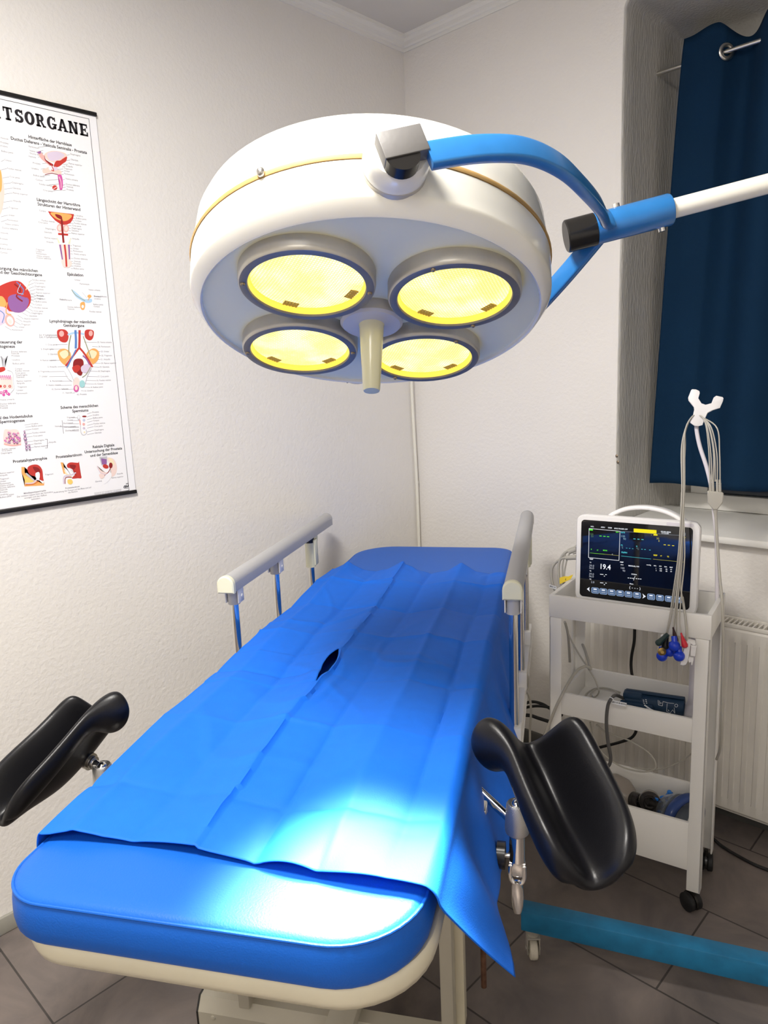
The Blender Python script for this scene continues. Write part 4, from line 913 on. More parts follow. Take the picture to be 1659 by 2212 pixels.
    def leg(p0, p1):
        d = (p1-p0); L_ = d.length; d.normalize(); nr = Vector((-d.y, d.x, 0))
        K = Matrix((d, nr, Vector((0, 0, 1)))).transposed().to_4x4(); K.translation = p0
        b = Bld(K); b.box((0, -0.022, 0.088), (L_, 0.022, 0.143), 0.003); o = obj('base_beam', b, M_teal, t)
        def cst(x):
            Kc = K @ Matrix.Translation((x, 0, 0)) @ Matrix.Rotation(math.radians(18), 4, 'Z')
            b = Bld(Kc); b.M = Kc @ Matrix.Translation((0, 0, 0.0275)) @ Matrix.Rotation(PI/2, 4, 'Y')
            b.lathe([(0.0, -0.0105), (0.022, -0.0105), (0.0265, -0.008), (0.0275, 0.0), (0.0265, 0.008), (0.022, 0.0105), (0.0, 0.0105)], 28); w = obj('caster_wheel', b, M_wheel, o)
            b = Bld(Kc)
            for s in (-1, 1): b.box((s*0.0145-0.0015, -0.014, 0.018), (s*0.0145+0.0015, 0.014, 0.066), 0.001)
            b.box((-0.016, -0.018, 0.064), (0.016, 0.018, 0.068), 0.001); b.tube([(0, 0, 0.066), (0, 0, 0.0885)], 0.014, 16); b.tube([(-0.018, 0, 0.0275), (0.018, 0, 0.0275)], 0.005, 10)
            obj('caster_fork', b, M_alu, o)
        cst(0.026); return cst, L_
    leg(A0, Vector((COLX.x, COLX.y, 0)))
    leg(Vector((2.52, -1.02, 0)), Vector((COLX.x, COLX.y, 0))); leg(Vector((2.38, -0.22, 0)), Vector((COLX.x, COLX.y, 0)))
    # the four beams of light
    aim = bed(0.515, 0.04, 0.81)
    for k in range(4):
        tt = spin-k*PI/2; p = ML @ Vector((0.153*math.cos(tt), -0.153*math.sin(tt), -0.020))
        l = bpy.data.lights.new('lamp_beam', 'SPOT'); l.energy = 190; l.color = (1.0, 0.95, 0.84); l.spot_size = math.radians(30); l.spot_blend = 1.0; l.shadow_soft_size = 0.05
        o = bpy.data.objects.new('lamp_beam', l); COL.objects.link(o); o.location = p
        o.rotation_euler = (aim-p).to_track_quat('-Z', 'Y').to_euler()
def _proj(p):
    v = Vector(p)-CAM; z = v.dot(fw); return (W/2+FPX*v.dot(RT)/z, H/2-FPX*v.dot(UP)/z)
build_lamp()

# ================================================================== CURTAIN, ROD, RADIATOR
def build_curtain():
    YR, ZR = 0.225, 2.375
    b = Bld(); b.tube([(0.885, YR, ZR), (2.44, YR, ZR)], 0.0065, 14); o = obj('curtain_rod', b, M_steel); tag(o, 'brushed steel curtain rod spanning the window niche', 'curtain rod')
    t = thing('curtain', (1.6, YR, 1.03), 'navy eyelet curtain hanging in the window niche', 'curtain')
    xs0t, xs0b, xs1 = 0.985, 0.905, 2.36
    NXs, NZs = 260, 60
    eye = [1.108, 1.208, 1.33, 1.45, 1.57, 1.69, 1.81, 1.93, 2.05, 2.17, 2.29]
    def off(x):  # depth wave: the cloth crosses the rod at each eyelet
        if x < eye[0]: return -0.018*math.sin(min(1, (eye[0]-x)/0.09)*PI*0.6)
        for k in range(len(eye)-1):
            if x <= eye[k+1]:
                s = (x-eye[k])/(eye[k+1]-eye[k]); return (0.045 if k % 2 == 0 else -0.05)*math.sin(s*PI)
        return 0.0
    P = []
    for j in range(NZs+1):
        tz = j/NZs; row = []
        for i in range(NXs+1):
            s = i/NXs; xt = xs0t+(xs1-xs0t)*s; x = xt + (xs0b-xs0t)*(1-s)*(1-tz)**0.8
            amp = 1.0-0.45*(1-tz)
            y = YR+off(xt)*amp+0.006*noise.noise(Vector((xt*5, tz*1.5, 0)))
            zt = 2.447+0.004*math.sin(xt*30)
            zt += 0.010*math.exp(-((xt-1.075)/0.04)**2)
            for k_ in range(0, len(eye)-1, 2):
                if eye[k_]-0.02 < xt < eye[k_+1]+0.02: zt -= 0.034*math.sin((xt-eye[k_]+0.02)/(eye[k_+1]-eye[k_]+0.04)*PI)**1.3
            zb = 1.033+0.004*math.sin(xt*14)+0.003*math.sin(xt*31)
            row.append((x, y, zb+(zt-zb)*tz))
        P.append(row)
    b = Bld(); b.grid(P); o = obj('curtain_cloth', b, M_curtain, t, 180, fix=False)
    md = o.modifiers.new('thickness', 'SOLIDIFY'); md.thickness = 0.002
    for k, x in enumerate(eye):
        sl = 1 if k % 2 == 0 else -1
        K = Matrix.Translation((x, YR, ZR)) @ Matrix.Rotation(sl*math.radians(52), 4, 'Z') @ Matrix.Rotation(PI/2, 4, 'X')
        b = Bld(K); n = 28
        b.rings([[((0.019+0.0065*math.cos(2*PI*m/8))*math.cos(2*PI*i/n), (0.019+0.0065*math.cos(2*PI*m/8))*math.sin(2*PI*i/n), 0.0035*math.sin(2*PI*m/8)) for m in range(8)] for i in list(range(n))+[0]], True, False, False)
        obj('eyelet', b, M_steel, t, 60)
build_curtain()

def build_radiator():
    X0, X1, Z0, Z1 = 0.80, 2.30, 0.072, 0.672
    t = thing('radiator', (1.55, -0.06, 0.07), 'white fluted panel radiator on the wall below the window sill', 'radiator')
    def panel(yf, d, nm):
        b = Bld(); pitch = 0.0335; prof = []
        x = X0
        while x < X1-pitch:
            prof += [(x, yf), (x+0.010, yf), (x+0.0135, yf+0.0), (x+0.016, yf-d), (x+0.0285, yf-d), (x+0.031, yf)]
            x += pitch
        prof.append((X1, yf))
        zs = [Z0, Z0+0.012, Z0+0.045, Z0+0.052, Z1-0.052, Z1-0.045, Z1-0.010, Z1]
        rows = []
        for z in zs:
            r = []
            flat = z <= Z0+0.046 or z >= Z1-0.046
            for (px, py) in prof:
                yy = yf-d*1.0 if flat else py
                if z in (zs[0], zs[-1]): yy = yf+0.004
                r.append((px, yy, z))
            rows.append(r)
        b.grid(rows)
        b.box((X0, yf+0.003, Z0), (X1, yf+0.009, Z1)); o = obj(nm, b, M_rad, t, 30); return o
    panel(-0.098, 0.0035, 'front_panel')
    b = Bld(); b.box((X0, -0.040, Z0), (X1, -0.028, Z1), 0.004); obj('rear_panel', b, M_rad, t)
    b = Bld(); b.box((X0+0.002, -0.1005, Z1-0.002), (X1-0.002, -0.094, Z1+0.010), 0.002); b.box((X0+0.002, -0.034, Z1-0.002), (X1-0.002, -0.026, Z1+0.010), 0.002)
    x = X0+0.01
    while x < X1-0.01: b.box((x, -0.095, Z1+0.001), (x+0.004, -0.033, Z1+0.006)); x += 0.014
    obj('top_grille', b, M_rad, t)
    for xs in (X0-0.003, X1-0.003):
        b = Bld(); b.box((xs, -0.103, Z0+0.01), (xs+0.006, -0.026, Z1+0.008), 0.002); obj('side_panel', b, M_rad, t)
    b = Bld(); b.box((1.0, -0.03, 0.2), (1.03, -0.001, 0.6)); b.box((2.0, -0.03, 0.2), (2.03, -0.001, 0.6)); obj('wall_bracket', b, M_rad, t)
build_radiator()

# ================================================================== TROLLEY
TA = math.radians(10.684); TO = Vector((1.389, -0.513, 0))
TX = Vector((math.cos(TA), math.sin(TA), 0)); TY = Vector((-math.sin(TA), math.cos(TA), 0))
MT = Matrix((TX, TY, Vector((0, 0, 1)))).transposed().to_4x4(); MT.translation = TO   # x from -0.415 to 0, y depth
TW, TD = 0.415, 0.215
def build_trolley():
    t = thing('utility_trolley', MT @ Vector((-TW/2, TD/2, 0)), 'white steel utility trolley on black casters beside the radiator', 'trolley')
    def tray(x0, x1, y0, y1, z0, z1, fl, th=0.010):
        b = Bld(MT)
        b.box((x0, y0, z0), (x1, y0+th, z1), 0.0015); b.box((x0, y1-th, z0), (x1, y1, z1), 0.0015)
        b.box((x0, y0+th, z0), (x0+th, y1-th, z1), 0.0015); b.box((x1-th, y0+th, z0), (x1, y1-th, z1), 0.0015)
        b.box((x0+th, y0+th, fl-0.004), (x1-th, y1-th, fl)); obj('tray', b, M_tray, t, 30)
    tray(-TW, 0, 0, TD, 0.774, 0.837, 0.780, 0.012)
    tray(-TW+0.030, -0.030, 0.003, TD-0.003, 0.490, 0.555, 0.496)
    tray(-TW+0.030, -0.030, 0.003, TD-0.003, 0.123, 0.262, 0.130)
    for x0, x1 in ((-TW+0.001, -TW+0.035), (-0.035, -0.001)):
        for y0, y1 in ((0.0005, 0.028), (TD-0.028, TD-0.0005)):
            b = Bld(MT)
            yy = y0 if y0 < 0.1 else y1-0.004
            b.box((x0, yy, 0.066), (x1, yy+0.004, 0.7735), 0.001)
            xo = x0 if x0 < -0.2 else x1-0.004
            b.box((xo, y0, 0.066), (xo+0.004, y1, 0.7735), 0.001); lg = obj('leg', b, M_tray, t, 30)
            cx, cy = (x0+x1)/2, (y0+y1)/2
            K = MT @ Matrix.Translation((cx, cy, 0)) @ Matrix.Rotation(0.9 if y0 < 0.1 else 0.2, 4, 'Z')
            b = Bld(K)
            for s in (-1, 1):
                b.M = K @ Matrix.Translation((s*0.0115, 0.008, 0.025)) @ Matrix.Rotation(PI/2, 4, 'Y')
                b.lathe([(0.0, -0.0075), (0.022, -0.0075), (0.025, -0.005), (0.025, 0.005), (0.022, 0.0075), (0.0, 0.0075)], 28)
            obj('caster', b, M_rubber, lg, 40)
            b = Bld(K); b.rings([[(x, 0.008+0.0265*math.cos(math.radians(a)), 0.026+0.0265*math.sin(math.radians(a))) for a in range(-20, 201, 15)] for x in (-0.0035, 0.0035)]); b.tube([(0, 0, 0.045), (0, 0, 0.068)], 0.006, 10); obj('caster_hood', b, M_black, lg, 40)
    for p in ((-0.012, 0.0, 0.47), (-0.013, 0.0, 0.078)):
        pass
build_trolley()

# ================================================================== PATIENT MONITOR
def build_monitor():
    A = Vector((0.992, -0.469, 0.793)); Bp = Vector((1.316, -0.413, 0.793)); ex = (Bp-A); wdt = ex.length; ex.normalize()
    tilt = math.radians(3); bk = Vector((-ex.y, ex.x, 0)); ez = (Vector((0, 0, 1))*math.cos(tilt)+bk*math.sin(tilt)).normalized(); nrm = ez.cross(ex).normalized()*-1
    nrm = ex.cross(ez).normalized()     # towards the viewer
    hgt = 0.250
    K = Matrix((ex, ez, nrm)).transposed().to_4x4(); K.translation = A
    t = thing('patient_monitor', A+ex*wdt/2+bk*0.05+Vector((0, 0, -0.012)), 'white patient monitor with dark vital-signs screen on the trolley top', 'patient monitor')
    def rr(x0, x1, y0, y1, r, z, n=6):
        P = []
        for cx, cy, a0 in ((x1-r, y0+r, -90), (x1-r, y1-r, 0), (x0+r, y1-r, 90), (x0+r, y0+r, 180)):
            for k in range(n+1):
                a = math.radians(a0+90*k/n); P.append((cx+r*math.cos(a), cy+r*math.sin(a), z))
        return P
    b = Bld(K)
    b.rings([rr(0.03, wdt-0.03, 0.02, hgt-0.02, 0.02, -0.080), rr(0.010, wdt-0.010, 0.004, hgt-0.006, 0.022, -0.066), rr(0.003, wdt-0.003, 0.0, hgt-0.001, 0.022, -0.03), rr(0, wdt, 0, hgt, 0.022, -0.004), rr(0.003, wdt-0.003, 0.003, hgt-0.003, 0.020, 0.0)])
    body = obj('casing', b, M_monwhite, t, 45)
    b = Bld(K); b.box((0.02, -0.004, -0.075), (wdt-0.02, 0.03, -0.02), 0.004); b.box((0.02, -0.0125, -0.07), (0.06, 0.0, -0.03), 0.002); b.box((wdt-0.06, -0.0125, -0.07), (wdt-0.02, 0.0, -0.03), 0.002); obj('foot', b, M_monwhite, t)
    # carrying handle
    pts = smooth_path([(0.075, hgt-0.012, -0.045), (0.095, hgt+0.004, -0.046), (0.13, hgt+0.019, -0.048), (0.18, hgt+0.025, -0.048), (0.23, hgt+0.018, -0.048), (0.268, hgt+0.002, -0.046), (0.285, hgt-0.012, -0.045)], 6)
    b = Bld(K); out = []
    for i, p in enumerate(pts):
        tn = (pts[min(i+1, len(pts)-1)]-pts[max(i-1, 0)]).normalized(); n1 = Vector((0, 0, 1)); n2 = tn.cross(n1).normalized()
        out.append([p+n1*0.017*math.copysign(abs(math.cos(a))**0.6, math.cos(a))+n2*0.0062*math.copysign(abs(math.sin(a))**0.6, math.sin(a)) for a in [2*PI*k/14 for k in range(14)]])
    b.rings(out); obj('carrying_handle', b, M_monwhite, t, 50)
    pl0 = K @ Vector((0, 0, 0.0012))
    def S(x, y): return on_plane(1230+x/5.53, 1090+y/5.53, pl0, nrm)
    def SL_(p): return K.inverted() @ p
    c = [SL_(S(*q)) for q in ((145, 180), (1478, 275), (120, 1090), (1430, 1260))]
    x0 = (c[0].x+c[2].x)/2; x1 = (c[1].x+c[3].x)/2; y1 = (c[0].y+c[1].y)/2; y0 = (c[2].y+c[3].y)/2
    b = Bld(K); b.rings([rr(x0, x1, y0, y1, 0.010, -0.001), rr(x0, x1, y0, y1, 0.010, 0.0010)]); scr = obj('screen', b, M_glass, t, 45)
    E_ = {}
    def em(n_, c_, s_=1.0): E_[n_] = mat('screen_'+n_, (0.0, 0.0, 0.0), 0.3, emit=c_, es=s_, spec=0.0); return E_[n_]
    ems = [em('white', (0.85, 0.88, 0.95)), em('green', (0.12, 0.85, 0.05)), em('cyan', (0.10, 0.65, 0.75)), em('yellow', (0.95, 0.80, 0.02)), em('olive', (0.45, 0.42, 0.10)), em('dimgreen', (0.10, 0.22, 0.12)), em('dimcyan', (0.25, 0.42, 0.50)), em('grey', (0.42, 0.46, 0.55)), em('button', (0.10, 0.16, 0.28)), em('buttonrim', (0.30, 0.40, 0.58))]
    WH, GR, CY, YE, OL, DG, DC, GY, BT_, BR_ = range(10)
    b = Bld()
    def P3(x, y, l): return S(x, y)+nrm*(0.00005+l*0.00005)
    def rect(x0, y0, x1, y1, m, l=1, sk=0.071):
        b.mi = m; f = lambda x, y: P3(x, y, l)
        b.f([b.bm.verts.new(f(*q)) for q in ((x0, y1), (x1, y1+sk*(x1-x0)), (x1, y0+sk*(x1-x0)), (x0, y0))])
    def seg(x0, y0, x1, y1, w, m, l=1):
        b.mi = m; d = Vector((x1-x0, y1-y0)).normalized(); n = Vector((-d.y, d.x))*w/2
        b.f([b.bm.verts.new(P3(*q, l)) for q in ((x0-n.x, y0-n.y), (x0+n.x, y0+n.y), (x1+n.x, y1+n.y), (x1-n.x, y1-n.y))])
    def tx(s, x, y, h, m, al='L', bold=0.0, l=2, sx=1.0):
        b.mi = m; put_text(b, s, P3(x, y, l), ex, ez, h/5.53*0.00118/0.70, al, bold, sx)
    # header
    for s, x, y in (('NO.', 255, 267), ('ADU', 375, 275), ('DEM', 462, 282)): tx(s, x, y, 15, WH, bold=.03, sx=1.15)
    tx('SPO2 FINGER OFF', 535, 290, 15, WH, bold=.03, sx=1.0)
    rect(768, 285, 1040, 330, YE, 1, 0.074)
    tx('07-03-2022', 1092, 328, 15, WH, bold=.03, sx=1.2); tx('17:13:36', 1102, 346, 15, WH, bold=.03, sx=1.2)
    seg(610, 318, 1370, 372, 2, GY)
    # ecg frame
    for q in ((235, 285, 605, 318), (605, 318, 592, 668), (592, 668, 228, 632), (228, 632, 235, 285)): seg(*q, 5, WH)
    rect(238, 288, 280, 308, GR); tx('bpm', 555, 332, 15, GR, bold=.03); tx('120', 245, 362, 24, DG); tx('50', 258, 388, 24, DG)
    for x in (358, 404, 448): rect(x, 370+(x-358)*.09, x+28, 378+(x-358)*.09, GR)
    tx('II', 258, 540, 16, GR, bold=.03); tx('x1', 326, 548, 15, GR, bold=.03); tx('MON', 402, 552, 16, GR, bold=.03)
    seg(245, 577, 590, 609, 3, OL); seg(245, 577, 420, 592, 3, GR)
    tx('n', 508, 600, 22, GY); 
    # spo2
    tx('SpO2', 615, 337, 16, CY, bold=.03); tx('100', 620, 388, 26, DC); tx('90', 642, 420, 26, DC)
    for x in (764, 812, 860): rect(x, 405+(x-764)*.08, x+26, 412+(x-764)*.08, CY)
    tx('PR', 615, 490, 15, CY, bold=.02); tx('120', 622, 508, 10, DC); tx('50', 628, 523, 10, DC)
    for x in (676, 712, 748): rect(x, 517+(x-676)*.1, x+16, 521+(x-676)*.1, CY)
    tx('PI', 798, 505, 15, CY, bold=.02); tx('20.0', 800, 524, 10, DC); tx('1.0', 815, 540, 10, DC)
    for x in (858, 894, 952): rect(x, 530+(x-858)*.1, x+18, 535+(x-858)*.1, CY)
    tx('PLETH', 622, 577, 18, CY, bold=.03); seg(618, 614, 975, 650, 3, CY)
    # resp
    rect(1005, 352, 1052, 368, YE); tx('x', 975, 366, 12, GY); tx('30', 1040, 414, 24, OL); tx('8', 1062, 444, 24, OL)
    for x in (1126, 1175, 1226): rect(x, 476+(x-1126)*.1, x+26, 483+(x-1126)*.1, YE)
    tx('RESP', 1005, 610, 16, YE, bold=.03); tx('x1', 1085, 616, 14, YE, bold=.03); tx('LL', 1170, 626, 16, YE, bold=.03); seg(1000, 652, 1370, 688, 3, OL)
    b.mi = YE; b.f([b.bm.verts.new(P3(*q, 2)) for q in ((1362, 388), (1390, 391), (1378, 403))])
    for q in ((1362, 338, 1386, 340), (1386, 340, 1385, 370), (1385, 370, 1361, 368), (1361, 368, 1362, 338), (1366, 360, 1374, 350), (1374, 350, 1384, 358)): seg(*q, 2, GY)
    # temperature
    tx('TEMP', 238, 655, 15, WH, bold=.03); tx('T1', 242, 697, 15, WH, bold=.02); tx('39.0', 238, 738, 27, GY); tx('36.0', 236, 766, 27, GY)
    tx('19.4', 372, 766, 66, WH, bold=.02, sx=0.92)
    tx('T2', 240, 797, 15, WH, bold=.02); tx('39.0', 236, 838, 27, GY); tx('36.0', 234, 866, 27, GY); tx('TD', 238, 895, 14, WH, bold=.02); tx('2.0', 258, 935, 27, GY)
    for y in (828, 930):
        rect(366, y, 406, y+7, WH); rect(412, y+22, 424, y+30, WH); rect(428, y+4, 446, y+11, WH)
    # nibp
    tx('NIBP', 605, 692, 15, WH, bold=.03); tx('ADU', 610, 722, 12, WH, bold=.03); tx('160', 615, 766, 25, GY); tx('90', 635, 800, 25, GY)
    tx('MANUAL', 706, 736, 16, WH, bold=.03); tx('0:00', 800, 744, 14, WH, bold=.03); tx('mmHg', 922, 724, 14, WH, bold=.02)
    tx('SYS/DIA', 740, 836, 14, WH, bold=.03)
    for x in (696, 724, 750, 792, 818, 842): rect(x, 872+(x-696)*.09, x+18, 879+(x-696)*.09, WH)
    seg(784, 855, 766, 905, 5, WH); tx('Mean:', 720, 950, 14, WH, bold=.03); tx('( - - - )', 716, 1002, 34, WH, sx=1.1)
    for s, x, y in (('NO.', 1008, 735), ('SYS', 1072, 741), ('DIA', 1135, 747), ('MAP', 1198, 754), ('PR', 1285, 762)): tx(s, x, y, 13, WH, bold=.03)
    for k in range(3):
        yy = 768+k*24
        for s, x in ((str(k+1), 1032), ('128', 1078), ('82', 1150), ('97', 1205), ('74', 1275)):
            if k == 2 and x < 1250: continue
            tx(s, x, yy+(x-1032)*.08, 14, WH if k < 2 else GY, bold=.02)
    # soft keys
    for i, x in enumerate((262, 360, 459, 559, 660, 762, 930, 1036, 1142, 1245)):
        yo = 985+(x-262)*0.113; wq = 92 if i < 9 else 100
        for (dx, l, m) in ((0, 1, BR_), (4, 2, BT_)):
            b.mi = m; pr = []
            for cx, cy, a0 in ((wq-18, 54, 90), (wq-18, 18, 0), (18, 18, -90), (18, 54, -180)):
                for k in range(5):
                    a = math.radians(a0-22.5*k); px_, py_ = cx+(18-dx)*math.cos(a), cy+(18-dx)*math.sin(a)
                    pr.append((x+px_, yo+py_+0.113*px_))
            b.f([b.bm.verts.new(P3(*q, l)) for q in pr[::-1]])
        yb = yo+wq*.055
        rect(x+26, yb+12, x+wq-28, yb+26, WH, 3, .1); rect(x+22, yb+44, x+wq-22, yb+50, GY, 3, .1)
    b.mi = WH; b.f([b.bm.verts.new(P3(*q, 2)) for q in ((208, 1008), (240, 985), (236, 1012), (246, 1040))]); b.f([b.bm.verts.new(P3(*q, 2)) for q in ((872, 1062), (914, 1098), (872, 1122), (884, 1095))])
    bmesh.ops.triangulate(b.bm, faces=[f for f in b.bm.faces if len(f.verts) > 4])
    obj('screen_readout', b, ems, scr, 0, fix=False)
    # alarm lamp lens, top right of the casing
    b = Bld(K); b.rings([rr(wdt-0.085, wdt-0.018, hgt-0.012, hgt-0.004, 0.003, -0.001), rr(wdt-0.085, wdt-0.018, hgt-0.012, hgt-0.004, 0.003, 0.0012)]); obj('alarm_light', b, M_lilac, t)
    return K, wdt, hgt
KM, MW, MH = build_monitor()

# ================================================================== CABLE HOLDER, ECG LEADS
def poly_plane(pxs, p0, n): return [on_plane(x, y, p0, n) for x, y in pxs]
def build_holder():
    YH = -0.355
    t = thing('cable_holder', onY(1549, 1300, YH), 'white gooseneck cable holder with a forked top at the trolley corner', 'cable holder')
    pts = [onY(x, y, YH) for x, y in ((1549, 1300), (1549, 1240), (1548, 1170), (1542, 1100), (1536, 1050), (1526, 1008), (1512, 965), (1505, 930), (1505, 905))]
    b = Bld(); b.tube(smooth_path(pts, 6), 0.0052, 14); obj('gooseneck', b, M_lilac, t)
    n = Vector((0.45, -0.85, 0.10)).normalized(); p0 = onY(1512, 885, YH)-Vector((0, 0.006, 0))
    ol = [(700, 155), (760, 158), (812, 182), (815, 205), (790, 290), (845, 378), (915, 402), (1025, 372), (1062, 275), (1085, 258), (1185, 280), (1198, 300), (1188, 345), (1140, 455), (1030, 490), (945, 535), (915, 600), (865, 725), (800, 742), (735, 735), (672, 690), (668, 665), (715, 575), (735, 480), (728, 440), (645, 335), (638, 290), (685, 170)]
    P = [on_plane(1400+x/7.375, 820+y/7.375, p0, n) for x, y in ol]
    b = Bld(); c_ = sum(P, Vector())/len(P)
    b.rings([[c_+(p-c_)*0.93+n*0.0045 for p in P], [p+n*0.003 for p in P], [p-n*0.003 for p in P], [c_+(p-c_)*0.93-n*0.0045 for p in P]])
    obj('forked_hook', b, M_monwhite, t, 30)
build_holder()

def build_ecg():
    def y_at(z): return -0.385-(1.30-z)*0.33
    def fpt(x, y, dy=0.0, y0=None):
        yy = -0.45
        for _ in range(5): yy = (y_at(onY(x, y, yy).z) if y0 is None else y0)+dy
        return onY(x, y, yy)
    YB = -0.372
    con = onY(1545, 1075, YB)
    t = thing('ecg_lead_set', onY(1450, 1440, -0.555), 'grey ECG lead set with blue suction bulbs hung over the forked cable holder', 'ECG leads')
    # yoke connector
    b = Bld(); n = Vector((0.35, -0.94, 0)).normalized()
    ol = [(1527.5, 1062), (1530, 1060), (1560, 1063), (1563, 1066), (1562, 1084), (1549, 1101), (1541, 1101), (1529, 1086)]
    P = [on_plane(x, y, con, n) for x, y in ol]; c_ = sum(P, Vector())/len(P)
    b.rings([[c_+(p-c_)*0.9+n*0.007 for p in P], [p+n*0.005 for p in P], [p-n*0.005 for p in P], [c_+(p-c_)*0.9-n*0.007 for p in P]])
    cn = obj('lead_connector', b, M_cable, t, 30)
    for x in (1534.5, 1540.5, 1549.5, 1555.5):
        b = Bld(); a0, a1 = on_plane(x, 1062, con, n), on_plane(x-0.6, 1036, con, n)
        b.tube([a0, a0.lerp(a1, .5), a1], 0.003, 8, rs=[0.0033, 0.0030, 0.0027])
        for g in range(5):
            q = a0.lerp(a1, .1+.13*g); b.tube([q, q+(a1-a0)*0.05], 0.0037, 8)
        obj('strain_relief', b, M_cable, cn)
    b = Bld(); a0, a1 = on_plane(1545, 1100, con, n), on_plane(1546, 1117, con, n); b.tube([a0, a1], 0.004, 10, rs=[0.0055, 0.0035]); obj('strain_relief', b, M_cable, cn)
    # trunk cable down the back of the trolley side
    tr = [on_plane(1546, 1112, con, n), onY(1550, 1180, -0.378), onY(1555, 1250, -0.40), onY(1560, 1300, -0.42), onY(1562, 1370, -0.425), onY(1561, 1450, -0.425), onY(1560, 1550, -0.42), onY(1557, 1610, -0.40), onY(1548, 1640, -0.36)]
    b = Bld(); b.tube(smooth_path(tr, 6), 0.0036, 10); obj('trunk_cable', b, M_cable, t)
    # lead wires: from connector up over the hook and down in front
    ends = [(1433, 1393, 0), (1436, 1388, 1), (1455, 1357, 2), (1451, 1400, 0), (1471, 1368, 3), (1461, 1405, 2)]
    tops = [1500, 1503, 1506, 1509, 1512, 1515]
    mids = [(1471, 1474, 1462, 1446), (1473, 1475, 1465, 1450), (1475, 1477, 1468, 1459), (1476, 1478, 1467, 1456), (1478, 1480, 1476, 1468), (1479, 1476, 1470, 1462)]
    ups = [(1529, 1531, 1533.5), (1531, 1535, 1538), (1535, 1541, 1540.5), (1536, 1543, 1545), (1540, 1548, 1549.5), (1552, 1554, 1555.5)]
    for k in range(6):
        d = 0.004*((k % 3)-1)
        p = [on_plane(ups[k][2], 1040, con, n), onY(ups[k][1]+.5, 980, YB-0.004), onY(ups[k][0]-3, 925, YB-0.006), onY(1518, 902, YB+0.006+d), onY(1506, 897, YB+0.008), onY(1494, 901, YB-0.002+d), onY(1481, 925+3*k % 7, YB-0.012+d)]
        a, c_, e_, g_ = mids[k]
        p += [fpt(a+1, 970, d), fpt(c_-1, 1050, d), fpt(c_-3, 1110, d), fpt(e_+3, 1200, d), fpt((e_+g_)/2, 1280, d), fpt(g_, 1335, d), onY(ends[k][0], ends[k][1], -0.548+d)]
        b = Bld(); b.tube(smooth_path(p, 6), 0.00165, 8); obj('lead_wire', b, M_cable, t)
    Y = -0.556
    # suction bulbs
    for x, y, dy in ((1430, 1417, 0), (1457, 1395, -0.010), (1467, 1417, -0.006), (1447, 1407, 0.012)):
        c_ = onY(x, y, Y+dy); b = Bld(); b.sphere(c_, 0.0137, seg=24); up_ = c_+Vector((-0.004, 0.006, 0.022)); b.tube([c_+Vector((0, 0, .008)), up_], 0.007, 14); obj('suction_bulb', b, M_bulb, t)
        if dy == 0:
            b = Bld(); q = c_+Vector((0.004, -0.010, 0.015)); b.lathe([(0.0, 0.004), (0.004, 0.004), (0.006, 0.002), (0.010, 0.0), (0.0105, -0.003), (0.0, -0.004)], 20, Matrix.Translation(q) @ Vector((0.5, -0.8, 0.1)).normalized().to_track_quat('Z', 'Y').to_matrix().to_4x4()); obj('contact_cup', b, M_brass, t)
    def drop(p, q, r0, r1, m, nm):
        b = Bld(); d = q-p; rs = [r0, r0*1.1, (r0+r1)*.45, r1*.85, r1, r1*.85, r1*.35]; ts = [0, .15, .4, .65, .8, .93, 1.0]
        b.tube([p+d*k for k in ts], 1, 14, rs=rs); obj(nm, b, m, t)
    drop(onY(1471, 1367, Y), onY(1481, 1400, Y-.006), 0.0022, 0.0078, M_red, 'red_clip')
    drop(onY(1454, 1355, Y), onY(1461, 1388, Y+.004), 0.0022, 0.0068, M_brownclip, 'brown_clip')
    drop(onY(1443, 1370, Y), onY(1418, 1393, Y-.012), 0.0055, 0.0085, M_darkgreen, 'green_clip')
    drop(onY(1441, 1370, Y+.006), onY(1436, 1402, Y+.004), 0.005, 0.0095, M_black, 'black_clip')
    drop(onY(1429, 1372, Y+.006), onY(1437, 1380, Y+.004), 0.004, 0.0055, M_monwhite, 'white_clip')
build_ecg()

